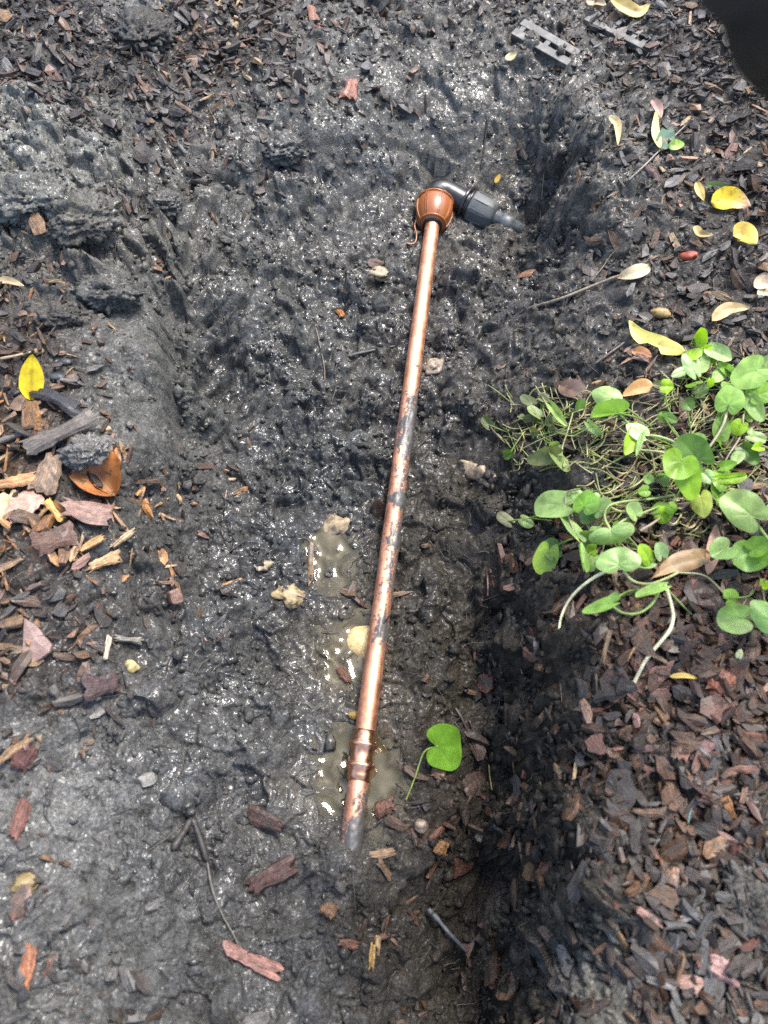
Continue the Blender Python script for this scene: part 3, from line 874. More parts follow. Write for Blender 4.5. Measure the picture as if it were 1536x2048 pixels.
# candidates uniform over the banks, thinned by mulch density
cand = 64000
cx = np.concatenate([rng.uniform(-1.25, 1.25, cand), rng.uniform(.1, .7, 11000)]); cy = np.concatenate([rng.uniform(-0.2, 1.85, cand), rng.uniform(-.2, .5, 11000)])
ok = np.abs(cx) < wid(cy) * 1.28
cx, cy = cx[ok], cy[ok]
dn = bil(DENS, cx, cy, GX0, GX1, GY0, GY1) + 0.25 * perlin(cx / .05, cy / .05, 51) * (bil(DENS, cx, cy, GX0, GX1, GY0, GY1) > .12)
dn = np.where(dn < .17, dn * .12, dn)
keep = rng.uniform(0, 1, len(cx)) < np.clip(dn, 0, 1)  ** 1.1 * 1.0
cx, cy, dn = cx[keep], cy[keep], dn[keep]
cz = Hs(cx, cy, .006)
cpx, cpy = project(cx, cy, cz)
NCH = len(cx)
print("chips", NCH)
zi = np.argmin(((cpx[:, None] - ZXY[None, :, 0]) ** 2 + (cpy[:, None] - ZXY[None, :, 1]) ** 2), 1)
r_ = .02
gnx = -(Hs(cx + r_, cy) - Hs(cx - r_, cy)) / (2 * r_); gny = -(Hs(cx, cy + r_) - Hs(cx, cy - r_)) / (2 * r_)
keys = list(PAL)
ckey = np.empty(NCH, object); ccol = np.zeros((NCH, 4))
for z in range(len(ZONE)):
    idx = np.where(zi == z)[0]
    ks, ws = zip(*ZONE[z][2].items())
    ch = rng.choice(len(ks), len(idx), p=np.array(ws) / sum(ws))
    for i, c in zip(idx, ch):
        k = ks[c]
        ckey[i] = k
        ccol[i, :3] = np.array(PAL[k][rng.integers(len(PAL[k]))]) * rng.uniform(.5, 1.25)
ccol[:, 3] = np.clip(1.0 - dn * .6 + rng.uniform(-.2, .4, NCH) + np.clip((cpy - 1600) / 500, 0, .5), 0, 1)
big = np.where(cpy > 1100, 1.12, 1.0)
ln = np.exp(rng.normal(math.log(.0128), .54, NCH)) * big
ln = np.clip(ln, .005, .036)
wd = ln * np.clip(rng.lognormal(math.log(.36), .35, NCH), .15, .8)
straw = np.isin(ckey, ['tan', 'orange']) & (rng.uniform(0, 1, NCH) < .45)
ln[straw] *= 1.5; wd[straw] = ln[straw] * rng.uniform(.07, .18, straw.sum())
hero_light = (zi == 13) | (zi == 12)
ln[hero_light] *= 1.2; wd[hero_light] *= 1.2
tk = np.clip(wd * rng.uniform(.15, .5, NCH), .0012, .0055)
def eul(n_, az, tx, ty):
    up = n_ / np.linalg.norm(n_, axis=1)[:, None]
    fwd = np.stack([np.cos(az), np.sin(az), np.zeros_like(az)], -1)
    fwd -= up * (fwd * up).sum(1)[:, None]; fwd /= np.linalg.norm(fwd, axis=1)[:, None]
    sd = np.cross(up, fwd)
    # tilt
    f2 = fwd * np.cos(tx)[:, None] + up * np.sin(tx)[:, None]
    u2 = -fwd * np.sin(tx)[:, None] + up * np.cos(tx)[:, None]
    s2 = sd * np.cos(ty)[:, None] + u2 * np.sin(ty)[:, None]
    u3 = -sd * np.sin(ty)[:, None] + u2 * np.cos(ty)[:, None]
    return f2, s2, u3
az = rng.uniform(0, 2 * np.pi, NCH)
az = np.where((zi == 0) & (rng.uniform(0, 1, NCH) < .6), rng.normal(-.75, .5, NCH), az)
nrm = np.stack([gnx, gny, np.ones(NCH)], -1)
f2, s2, u3 = eul(nrm, az, rng.normal(0, .32, NCH), rng.normal(0, .38, NCH))
pv = PROTO[rng.integers(0, len(PROTO), NCH)]
CV = (np.stack([cx, cy, cz + rng.uniform(-.002, .0105, NCH) * np.clip(dn, .1, 1) + tk * .3], -1)[:, None, :]
      + pv[..., 0:1] * ln[:, None, None] * f2[:, None] + pv[..., 1:2] * wd[:, None, None] * s2[:, None] + pv[..., 2:3] * tk[:, None, None] * u3[:, None])
CG = np.stack([pv[..., 0] * ln[:, None], pv[..., 1] * wd[:, None], pv[..., 2] * tk[:, None]], -1) + rng.uniform(0, 3, (NCH, 1, 3))
dep_ = (cy * FW[1] + (cz - CAM_H) * FW[2])
inview = (cpx > 8) & (cpx < 1528) & (cpy > 8) & (cpy < 2040)
area = np.where(inview, ln * wd / dep_ ** 2, 0)
order = np.argsort(-area)
indiv = order[:300]
mass = np.ones(NCH, bool); mass[indiv] = False
mi = np.where(mass)[0]
MV = CV[mi].reshape(-1, 3)
MF = (CF[None] + (np.arange(len(mi)) * (2 * CN + 2))[:, None, None]).reshape(-1, 3)
chips = mesh_np("bark_mulch", MV, MF, M_CHIP, np.repeat(ccol[mi], 2 * CN + 2, 0), False, grain=CG[mi].reshape(-1, 3))
tag(chips, "bed of small dark bark chips covering the banks round the trench", "mulch", kind="stuff")
NAMEC = dict(black="blackish", brown="dark brown", red="reddish brown", tan="pale tan", orange="orange tan", grey="muddy grey", pink="pinkish brown")
MARKS = [(65, 755, "the upright yellow leaf"), (170, 900, "the broad orange leaf"), (70, 1282, "the triangular pink stone"), (242, 1080, "the tan pencil splinter"), (196, 1368, "the dull purple flake"), (211, 1298, "the white slender chip"),
 (60, 400, "the big pale clod"), (215, 590, "the overhanging clod"), (355, 400, "the ochre seed leaf"), (290, 70, "the grey clod in the mulch"), (627, 38, "the narrow red splinter"), (700, 184, "the red sliver"), (545, 1757, "the thick bark chunk"),
 (502, 1922, "the pink bark strip"), (56, 1937, "the orange bark sliver"), (38, 1640, "the reddish bark sliver"), (52, 1768, "the muddy brown pebble"), (384, 1640, "the leaning root fork"), (345, 1195, "the reddish stone cube"), (50, 1512, "the dark red flake"),
 (1250, 70, "the slotted grate"), (1130, 120, "the grate corner"), (1260, 12, "the yellow tan leaf"), (1330, 270, "the dark green fallen leaf"), (1460, 400, "the bright yellow leaf"), (1488, 472, "the blunt ochre leaf"), (1378, 516, "the red clay lump"),
 (1320, 628, "the ochre pod stone"), (1460, 622, "the tan brown leaf"), (1320, 685, "the long pale leaf"), (1270, 545, "the withered cream leaf"), (1530, 575, "the cream leaf"), (1279, 1284, "the large bark plate"), (1320, 1343, "the pinkish bark piece"),
 (1440, 1366, "the orange red chunk"), (1502, 1372, "the flat black plate"), (1318, 1448, "the long tan stick"), (1360, 1500, "the upright pinkish flake"), (1390, 1180, "the dull brown block"), (1352, 1268, "the grey withered leaf"), (1503, 1292, "the tall tan piece"),
 (1236, 1858, "the ochre stick"), (1452, 1612, "the orange wedge"), (1400, 1578, "the long brown stick"), (1376, 1630, "the teal thread"), (1440, 1940, "the pink white nugget"), (1500, 1790, "the smeared pale clod"),
 (895, 1490, "the loose green leaf"), (841, 1652, "the pale pebble"), (876, 1692, "the orange rounded chip"), (700, 1700, "the buried tube end"), (1213, 1278, "the tan splinter"), (1450, 1240, "the folded right leaf"), (1230, 1100, "the pale leaf cluster"), (1400, 940, "the bright green leaves"), (890, 1850, "the grey headed root")]
MXY = np.array([(m_[0], m_[1]) for m_ in MARKS], float)
used_labels = {}
for i in indiv:
    shape = "splinter" if wd[i] < ln[i] * .22 else ("long bark chip" if wd[i] < ln[i] * .42 else "broad bark chip")
    o = mesh_np("wood_splinter" if shape == "splinter" else "bark_chip", CV[i], CF, M_CHIP, ccol[i], False, grain=CG[i])
    dd_ = np.hypot(MXY[:, 0] - cpx[i], MXY[:, 1] - cpy[i])
    size = "large" if ln[i] > .026 else ("small" if ln[i] < .017 else "medium")
    for j in np.argsort(dd_)[:6]:
        ddx, ddy = cpx[i] - MXY[j, 0], cpy[i] - MXY[j, 1]
        a8 = math.degrees(math.atan2(-ddy, ddx)) % 360
        way = ["right of", "above and right of", "above", "above and left of", "left of", "below and left of", "below", "below and right of"][int((a8 + 22.5) // 45) % 8]
        how = "close " if dd_[j] < 70 else ("" if dd_[j] < 160 else "well ")
        lab = f"{size} {NAMEC[ckey[i]]} {shape} {how}{way.replace(chr(32) + chr(97) + chr(110) + chr(100), chr(44))} {MARKS[j][2]}"
        if lab not in used_labels: break
    used_labels[lab] = 1
    tag(o, lab, "bark chip", "bark chips of the mulch")

# ------------------------------------------------------------------ crumbs of mud, fibres
def ico():
    t = (1 + 5 ** .5) / 2
    V = np.array([(-1, t, 0), (1, t, 0), (-1, -t, 0), (1, -t, 0), (0, -1, t), (0, 1, t), (0, -1, -t), (0, 1, -t), (t, 0, -1), (t, 0, 1), (-t, 0, -1), (-t, 0, 1)], float)
    V /= np.linalg.norm(V[0])
    F = np.array([(0, 11, 5), (0, 5, 1), (0, 1, 7), (0, 7, 10), (0, 10, 11), (1, 5, 9), (5, 11, 4), (11, 10, 2), (10, 7, 6), (7, 1, 8), (3, 9, 4), (3, 4, 2), (3, 2, 6), (3, 6, 8), (3, 8, 9), (4, 9, 5), (2, 4, 11), (6, 2, 10), (8, 6, 7), (9, 8, 1)])
    return V, F
IV, IF = ico()
def subdiv(V, F):
    V = list(map(tuple, V)); cache = {}; out = []
    def mid(a, b):
        k = (min(a, b), max(a, b))
        if k not in cache:
            m = (np.array(V[a]) + np.array(V[b])) / 2; m /= np.linalg.norm(m)
            V.append(tuple(m)); cache[k] = len(V) - 1
        return cache[k]
    for a, b, c in F:
        x, y, z = mid(a, b), mid(b, c), mid(c, a)
        out += [(a, x, z), (b, y, x), (c, z, y), (x, y, z)]
    return np.array(V), np.array(out)
I2V, I2F = subdiv(IV, IF)
I3V, I3F = subdiv(I2V, I2F)

NCR = 100000
qx = rng.uniform(-.9, .9, NCR); qy = rng.uniform(-.15, 1.6, NCR)
ok = np.abs(qx) < wid(qy) * 1.1
qx, qy = qx[ok], qy[ok]
qd = bil(DENS, qx, qy, GX0, GX1, GY0, GY1); qr = bil(ROUGH, qx, qy, GX0, GX1, GY0, GY1)
cl_ = fbm(qx / .06, qy / .06, 61, 3)
qsl = np.hypot(Hbase(qx + .008, qy) - Hbase(qx - .008, qy), Hbase(qx, qy + .008) - Hbase(qx, qy - .008)) / .016
kp = rng.uniform(0, 1, len(qx)) < np.clip((qsl - .7) * .45, 0, .5) * (qr > .5) + np.clip(qr - .25, 0, 1) * np.clip(.32 + cl_ * 1.5, .05, .9) * (1 - .6 * np.clip(qd, 0, 1))
qx, qy, qsl = qx[kp], qy[kp], qsl[kp]
qz = H(qx, qy); n = len(qx)
ok = (qz > -0.0175) | (qx > .05)
qx, qy, qz, qsl = qx[ok], qy[ok], qz[ok], qsl[ok]; n = len(qx)
print("crumbs", n)
qs = np.clip(np.exp(rng.normal(math.log(.0021), .45, n)) * (1 + .5 * np.clip(qsl - .6, 0, .9)), .001, .007)
jit = IV[None] * rng.uniform(.45, 1.45, (n, 12, 1)) * rng.uniform(.5, 1.5, (n, 1, 3))
QV = np.stack([qx, qy, qz + qs * .12], -1)[:, None] + jit * qs[:, None, None]
QF = (IF[None] + (np.arange(n) * 12)[:, None, None]).reshape(-1, 3)
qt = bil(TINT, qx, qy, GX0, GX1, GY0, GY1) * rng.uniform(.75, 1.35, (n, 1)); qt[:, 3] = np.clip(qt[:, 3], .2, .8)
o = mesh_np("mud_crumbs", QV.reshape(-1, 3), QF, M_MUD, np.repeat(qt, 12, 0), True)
tag(o, "loose crumbs of wet mud scattered over the dug soil", "mud", kind="stuff")

bag = Bag()
for k in range(1700):
    for _ in range(20):
        x, y = rng.uniform(-.8, .8), rng.uniform(-.1, 1.5)
        if abs(x) < wid(y) * 1.05: break
    az_, ln_ = rng.uniform(0, 6.28), rng.uniform(.012, .055)
    m = 7
    s = np.linspace(0, 1, m)
    bend_ = rng.normal(0, 1.0)
    dx = np.cumsum(np.cos(az_ + bend_ * s + rng.normal(0, .35, m))) * ln_ / m
    dy = np.cumsum(np.sin(az_ + bend_ * s + rng.normal(0, .35, m))) * ln_ / m
    X, Y = x + dx, y + dy
    Z = Hs(X, Y, .003) + .001 + .003 * np.sin(s * 3.1) * rng.uniform(0, 1.5)
    V, F = tube_arrays(np.stack([X, Y, Z], -1), rng.uniform(.0003, .0007) * (1 - .5 * s), 4)
    dd = float(bil(DENS, np.array([x]), np.array([y]), GX0, GX1, GY0, GY1)[0])
    c = [(.06, .056, .05), (.03, .027, .024), (.16, .14, .11)][rng.choice(3, p=(.5, .35, .15))] if dd < .4 else [(.30, .23, .13), (.12, .08, .05), (.05, .04, .035)][rng.integers(3)]
    bag.add(V, F, (*c, .5))
tag(bag.build("root_fibres", M_CHIP), "fine roots and fibres strewn over the mud", "roots", kind="stuff")

# ------------------------------------------------------------------ single pieces the photo lets one find
def place_chip(name, label, cat, px, py, lpx, wpx, ang, col, thick=.35, lift=.002, dirt=.3, tilt=(0, 0), seed=None, mat=None, group=None, curve=0, nx=11, ny=6):
    """a split piece of bark or wood: a slab with ragged edge and grain, length along image angle ang (deg, counter-clockwise)"""
    r = np.random.default_rng(seed if seed is not None else int(px * 7 + py))
    p = hit(px, py)
    mp = float((p - CAM) @ FW) / FPX
    ln_, wd_ = lpx * mp, wpx * mp
    p2 = hit(px + 12 * math.cos(R(ang)), py - 12 * math.sin(R(ang)))
    f = p2 - p; f /= np.linalg.norm(f)
    up = gnormal(p[0], p[1], .015); up = up - f * (up @ f); up /= np.linalg.norm(up)
    ln_ *= 1.0
    sd = np.cross(up, f)
    up2 = up * math.cos(R(tilt[0])) + sd * math.sin(R(tilt[0])); sd = np.cross(up2, f); up = up2
    f2 = f * math.cos(R(tilt[1])) + up * math.sin(R(tilt[1])); up = np.cross(f2, sd); f = f2
    U, Vv = np.meshgrid(np.linspace(-.5, .5, nx), np.linspace(-.5, .5, ny), indexing='ij')
    e1, e2 = r.uniform(-.10, .10, ny), r.uniform(-.10, .10, ny)
    w1 = 1 + .18 * np.sin(np.linspace(0, 5, nx) + r.uniform(0, 6)) + r.uniform(-.14, .10, nx)
    Ux = U + np.where(U > .45, e1[None], 0) + np.where(U < -.45, e2[None], 0)
    Vx = Vv * w1[:, None] + .08 * np.sin(U * 3 + r.uniform(0, 6))
    t_ = thick * wd_
    grain = r.uniform(-.16, .16, ny)[None] + r.uniform(-.08, .08, (nx, ny))
    edge = np.clip((.5 - np.abs(Vv)) * 5, .25, 1) * np.clip((.5 - np.abs(U)) * 9, .45, 1)
    zt = t_ * (.5 * edge + .6 * grain); zb = -t_ * .5 * edge
    cv = curve * ln_ * (U ** 2 - .1)
    def P(Z): return p + up * (lift + t_ * .4) + (Ux * ln_)[..., None] * f + (Vx * wd_)[..., None] * sd + (Z + cv)[..., None] * up
    top, bot = P(zt).reshape(-1, 3), P(zb).reshape(-1, 3)
    F = grid_faces(nx, ny); n_ = nx * ny
    Fb = F[:, ::-1] + n_
    ring = [i * ny for i in range(nx)] + [(nx - 1) * ny + j for j in range(1, ny)] + [i * ny + ny - 1 for i in range(nx - 2, -1, -1)] + [j for j in range(ny - 2, 0, -1)]
    S = [(ring[i], ring[i] + n_, ring[(i + 1) % len(ring)] + n_, ring[(i + 1) % len(ring)]) for i in range(len(ring))]
    tn = np.concatenate([np.repeat(np.array([[*col, dirt]]), 2 * n_, 0)])
    tn[:, :3] *= r.uniform(.75, 1.25, (2 * n_, 1))
    o = mesh_np(name, np.vstack([top, bot]), np.vstack([F, Fb, np.array(S)]), mat or M_CHIP, tn, False, grain=np.tile(np.stack([U * ln_, Vv * wd_, np.full_like(U, px * .01)], -1).reshape(-1, 3), (2, 1)))
    return tag(o, label, cat, group)

def place_stone(name, label, cat, px, py, wpx, hpx, col, flat=.6, ang=0, rough=.18, lift=0, dirt=.3, blocky=.0, mat=None, sink=.25, group=None):
    r = np.random.default_rng(int(px * 3 + py * 5))
    p = hit(px, py)
    mp = float((p - CAM) @ FW) / FPX
    V = I3V.copy()
    if blocky: V = np.sign(V) * np.abs(V) ** (1 - blocky); 
    s = r.uniform(0, 50, 3)
    nn = 0
    for k_, a_ in ((1.3, 1.0), (3.1, .5), (7, .25)):
        nn = nn + a_ * (perlin(V[:, 0] * k_ + s[0], V[:, 1] * k_ + s[1], 71) + perlin(V[:, 1] * k_ + s[2], V[:, 2] * k_ + s[0], 72)) 
    V = V * (1 + rough * nn)[:, None]
    f = hit(px + 10 * math.cos(R(ang)), py - 10 * math.sin(R(ang))) - p; f /= np.linalg.norm(f)
    up = gnormal(p[0], p[1], .02); up -= f * (up @ f); up /= np.linalg.norm(up); sd = np.cross(up, f)
    a, b = wpx * mp / 2, hpx * mp / 2
    c = flat * min(a, b)
    P = p + up * (lift + c * (1 - 2 * sink)) + V[:, 0:1] * a * f + V[:, 1:2] * b * sd + V[:, 2:3] * c * up
    tn = np.tile(np.array([*col, dirt]), (len(V), 1)); tn[:, :3] *= (1 + .35 * nn)[:, None].clip(.5, 1.6)
    o = mesh_np(name, P, I3F, mat or M_CHIP, tn, not blocky)
    return tag(o, label, cat, group)

def place_twig(name, label, pxs, r0, r1, col, lift=.003, cat="twig", mat=None, parent=None, n=26, ns=7, knob=.0, ht=None):
    P = [hit(x, y, lift if ht is None else ht[i]) for i, (x, y) in enumerate(pxs)]
    S = spline(P, n)
    r = np.random.default_rng(int(pxs[0][0] * 3 + pxs[0][1]))
    rad = np.linspace(r0, r1, n) * (1 + knob * r.normal(0, 1, n))
    rad[0] *= .5; rad[-1] *= .5
    o = tube(name, S, rad, mat or M_CHIP, (*col, .25), ns, parent)
    if parent is None: tag(o, label, cat)
    return o

C = place_chip
C("bark_piece", "thick dark brown bark chunk on the mud below the tube's buried end", "bark piece", 545, 1757, 96, 40, 32, (.075, .034, .024), .5, tilt=(12, 4), dirt=.35)
C("bark_piece", "brown bark piece sunk in mud left of the water pool", "bark piece", 532, 1637, 74, 30, -28, (.075, .042, .03), .4, dirt=.5)
C("bark_piece", "small red brown bark piece beside the pale stone in the water", "bark piece", 689, 1354, 40, 16, -58, (.13, .05, .022), .5, dirt=.2)
C("bark_piece", "pink flaking bark strip on the mud at the bottom", "bark piece", 502, 1922, 118, 30, -24, (.34, .17, .13), .3, dirt=.45)
C("bark_piece", "orange bark sliver standing at the bottom left edge", "bark piece", 56, 1937, 84, 24, 82, (.33, .13, .06), .35, dirt=.2)
C("bark_piece", "reddish bark sliver upright on the near left bank", "bark piece", 38, 1640, 88, 26, 72, (.16, .065, .045), .35, dirt=.4)
C("bark_piece", "large brown bark plate with a pale nick below the creeper", "bark piece", 1279, 1284, 100, 44, 86, (.15, .078, .05), .2, dirt=.15)
C("bark_piece", "pinkish bark piece beside the end of the long white runner", "bark piece", 1320, 1343, 66, 28, 25, (.26, .13, .095), .35, dirt=.15)
C("bark_piece", "orange red crumbly bark chunk right of the yellow sliver", "bark piece", 1440, 1366, 56, 52, 70, (.30, .10, .05), .35, dirt=.2)
C("bark_piece", "flat blackish bark plate at the right edge", "bark piece", 1502, 1372, 76, 56, 30, (.045, .035, .035), .2, dirt=.2)
C("bark_piece", "long tan split stick of bark on the right bank", "bark piece", 1318, 1448, 130, 18, -24, (.24, .14, .08), .5, dirt=.3)
C("bark_piece", "upright pinkish brown bark flake above the bank's shadow", "bark piece", 1360, 1500, 62, 30, 80, (.22, .11, .075), .25, dirt=.2)
C("bark_piece", "mauve brown bark flake beside the upright flake", "bark piece", 1402, 1500, 66, 28, 62, (.19, .10, .09), .25, dirt=.2)
C("bark_piece", "dull brown bark block under the runner's bend", "bark piece", 1390, 1180, 70, 46, 20, (.075, .045, .033), .35, dirt=.1)
C("bark_piece", "dark brown bark slab right of the runner's bend", "bark piece", 1432, 1215, 66, 60, -40, (.062, .038, .03), .3, dirt=.1)
C("bark_piece", "reddish bark stick beneath the small curved leaf", "bark piece", 1288, 1206, 80, 22, 28, (.17, .075, .035), .35, dirt=.1)
C("bark_piece", "orange brown curved bark chip below the grey dead leaf", "bark piece", 1380, 1288, 48, 24, 55, (.27, .12, .05), .35, dirt=.1)
C("bark_piece", "brown bark log piece below the grey dead leaf", "bark piece", 1414, 1306, 58, 26, -32, (.17, .10, .06), .5, dirt=.15)
C("bark_piece", "tall tan brown bark piece near the right edge", "bark piece", 1503, 1292, 78, 26, 82, (.17, .105, .065), .4, dirt=.15)
C("bark_piece", "red bark sliver on the mud of the far bank", "bark piece", 700, 184, 46, 28, 70, (.30, .11, .065), .3, dirt=.2)
C("bark_piece", "narrow red brown splinter at the top edge", "bark piece", 627, 38, 62, 17, -72, (.26, .10, .05), .4, dirt=.2)
C("bark_piece", "orange brown bark flake above the long grey twig", "bark piece", 1055, 553, 34, 24, 10, (.30, .15, .085), .25, dirt=.15)
C("bark_piece", "tiny orange bark crumb left of the tube", "bark piece", 681, 632, 28, 14, -60, (.36, .15, .05), .5, dirt=.1)
C("bark_piece", "blue black curved bark strip under the yellow leaf", "bark piece", 118, 812, 110, 34, -26, (.028, .026, .03), .4, dirt=.1, lift=.006, curve=-.25)
C("bark_piece", "tan bark slab with dark stain in the left litter", "bark piece", 98, 955, 84, 44, 62, (.22, .14, .085), .25, dirt=.35, lift=.008)
C("bark_piece", "pink brown rounded bark flake on the orange chips", "bark piece", 42, 1020, 78, 60, 30, (.50, .30, .22), .15, dirt=.05, lift=.008)  # left edge chips from here on: sun patch put into their bright colours
C("bark_piece", "bright orange chip bar above the pink bark flake", "bark piece", 30, 972, 86, 22, 12, (.55, .28, .12), .4, dirt=.05, lift=.010)
C("bark_piece", "pale yellow chip at the left edge", "bark piece", 8, 1022, 62, 24, 68, (.62, .47, .24), .35, dirt=.05, lift=.008)
C("bark_piece", "yellow orange ragged chip among the orange chips", "bark piece", 108, 1028, 50, 16, -50, (.62, .34, .08), .4, dirt=.05, lift=.008)
C("bark_piece", "dark topped round bark chip below the orange chips", "bark piece", 108, 1080, 72, 50, 10, (.14, .075, .05), .3, dirt=.5, lift=.006)
C("bark_piece", "tan pencil like splinter pointing to the trench", "bark piece", 242, 1080, 62, 11, 38, (.42, .31, .18), .7, dirt=.1, lift=.004)
C("bark_piece", "orange splinter left of the tan splinter", "bark piece", 180, 1090, 58, 13, 32, (.52, .28, .11), .6, dirt=.05, lift=.004)
C("bark_piece", "fan shaped orange chip at the edge of the trench", "bark piece", 205, 1125, 66, 22, 22, (.55, .33, .16), .3, dirt=.2, lift=.003)
C("bark_piece", "pinkish curled chip with a dark spot and pointed tail", "bark piece", 172, 1032, 90, 44, -8, (.26, .15, .115), .2, dirt=.3, lift=.008, curve=.2)
C("bark_piece", "white slender chip on the mud near the triangular stone", "bark piece", 211, 1298, 48, 11, 82, (.55, .46, .34), .8, dirt=.1)
C("bark_piece", "silvery seed like sliver left of the tan fibres", "bark piece", 253, 1279, 60, 13, -8, (.24, .22, .18), .6, dirt=.2)
C("bark_piece", "dull purple bark flake on the left bank", "bark piece", 196, 1368, 70, 46, 15, (.10, .062, .058), .25, dirt=.4)
C("bark_piece", "tan brown stick end at the left edge of the near bank", "bark piece", 30, 1498, 74, 18, 38, (.34, .21, .11), .6, dirt=.2)
C("bark_piece", "dark red bark flake under the tan stick end", "bark piece", 50, 1512, 52, 36, 60, (.12, .05, .04), .3, dirt=.2)
C("bark_piece", "tan bark chip beside the tube's buried end", "bark piece", 765, 1738, 46, 16, -52, (.20, .13, .075), .4, dirt=.3)
C("bark_piece", "pale bark curl right of the tube's buried end", "bark piece", 762, 1708, 52, 16, 6, (.26, .17, .10), .4, dirt=.3)
C("bark_piece", "orange brown rounded chip on the trench bottom", "bark piece", 876, 1692, 26, 34, 60, (.26, .13, .05), .5, dirt=.2)
C("bark_piece", "red brown chip wedged beside the coupling's pool", "bark piece", 772, 1618, 40, 30, 25, (.14, .06, .035), .5, dirt=.3)
C("bark_piece", "brown flat chip below the loose green leaf", "bark piece", 945, 1570, 58, 34, 40, (.075, .045, .033), .3, dirt=.3)
C("bark_piece", "small orange chip on the soil under the loose leaf", "bark piece", 876, 1548, 30, 18, -10, (.17, .085, .045), .4, dirt=.2)
C("bark_piece", "brown splinter lying across the bottom mud", "bark piece", 692, 1886, 46, 14, -14, (.17, .08, .05), .5, dirt=.3)
C("bark_piece", "ochre splinter standing in the bottom mud", "bark piece", 740, 1915, 44, 13, 84, (.30, .18, .05), .6, dirt=.2)
C("bark_piece", "rusty brown nugget on the mud right of the bark chunk", "bark piece", 660, 1825, 26, 32, 60, (.16, .085, .04), .6, dirt=.3)
C("bark_piece", "tan splinter standing below the creeper's edge", "bark piece", 1213, 1278, 88, 10, 76, (.30, .20, .11), .8, dirt=.1)
C("bark_piece", "ochre stick standing on the near right bank", "bark piece", 1236, 1858, 76, 13, -62, (.28, .18, .09), .7, dirt=.2)
C("bark_piece", "orange brown wedge on the mulch near the right edge", "bark piece", 1452, 1612, 52, 20, -70, (.34, .16, .06), .5, dirt=.15)
C("bark_piece", "long brown stick on the right bank near the teal thread", "bark piece", 1400, 1578, 90, 13, -48, (.24, .13, .075), .6, dirt=.2)
C("bark_piece", "pink and white bark nugget near the bottom right corner", "bark piece", 1440, 1940, 60, 44, -30, (.42, .25, .22), .6, dirt=.4)

S_ = place_stone
S_("stone", "smooth pale yellow stone half under water against the tube", "stone", 730, 1288, 74, 86, (.60, .44, .20), .4, 80, .06, lift=.002, dirt=0, sink=.4)  # pale stone whose bright yellow also holds the sun patch on it
S_("stone", "crumbly tan sandstone lump left of the tube above the water", "stone", 670, 1052, 66, 50, (.34, .25, .14), .25, 20, .3, dirt=.9, lift=0, sink=.42)
S_("stone", "yellowish broken sandstone near the water's left edge", "stone", 580, 1192, 42, 62, (.36, .27, .13), .25, 70, .4, dirt=1, lift=0, sink=.42)
S_("stone", "pale ragged sandstone chip above the yellowish stone", "stone", 526, 1130, 48, 30, (.34, .28, .19), .3, 10, .4, dirt=.9, lift=0, sink=.42)
S_("stone", "small reddish cube of stone on the left slope", "stone", 346, 1195, 28, 30, (.24, .14, .10), .8, 20, .08, blocky=.55, sink=.1)
S_("stone", "ochre knobbly pod like stone above the creeper", "stone", 1320, 628, 24, 40, (.36, .24, .08), .7, 75, .15, dirt=.15)
S_("stone", "bright red crumbled clay lump in the mulch", "stone", 1378, 516, 22, 36, (.36, .07, .035), .8, 80, .16, dirt=.2)
S_("stone", "crumbly tan patch of clay on the right trench wall", "stone", 962, 950, 36, 86, (.36, .27, .17), .25, 70, .45, dirt=.75, lift=-.001)
S_("stone", "tan clay lump left of the tube at its upper half", "stone", 758, 548, 30, 58, (.33, .26, .16), .5, 75, .4, dirt=.75)
S_("stone", "small tan clay lump touching the tube's right side", "stone", 868, 735, 44, 34, (.32, .25, .17), .5, 40, .4, dirt=.7)
S_("stone", "pale pebble on the trench bottom near the dark hole", "stone", 841, 1652, 28, 28, (.27, .21, .15), .8, 0, .12, dirt=.2)
S_("stone", "gold flecked pebble against the coupling's upper end", "stone", 710, 1432, 18, 30, (.30, .2, .05), .7, 80, .2, dirt=.3)
S_("stone", "muddy brown pebble in the near left mud", "stone", 52, 1768, 50, 40, (.26, .19, .08), .6, 0, .2, dirt=.4)
S_("stone", "small cream stone on the left slope above the bright mud", "stone", 262, 1335, 26, 32, (.46, .36, .16), .7, 60, .2, dirt=.1)
S_("stone", "rounded blackish pebble near the yellow leaf", "stone", 116, 757, 30, 20, (.05, .06, .07), .7, 0, .05, dirt=0)
S_("stone", "dark round pebble above the blackish pebble", "stone", 131, 726, 28, 18, (.04, .042, .045), .7, 0, .05, dirt=0)
S_("stone", "reddish oval pebble right of the yellow leaf", "stone", 141, 764, 26, 17, (.30, .15, .10), .6, -10, .06, dirt=0)
S_("stone", "striped tan seed pebble above the yellow leaf", "stone", 78, 704, 24, 16, (.32, .22, .11), .7, 0, .06, dirt=.1)
S_("stone", "small cream pebble beside the grey stick", "stone", 213, 858, 20, 13, (.44, .32, .19), .7, -10, .08, dirt=.05)
S_("stone", "pale clay block at the top of the near left slope", "stone", 292, 1560, 34, 26, (.24, .23, .2), .7, 20, .1, blocky=.4, dirt=.3)

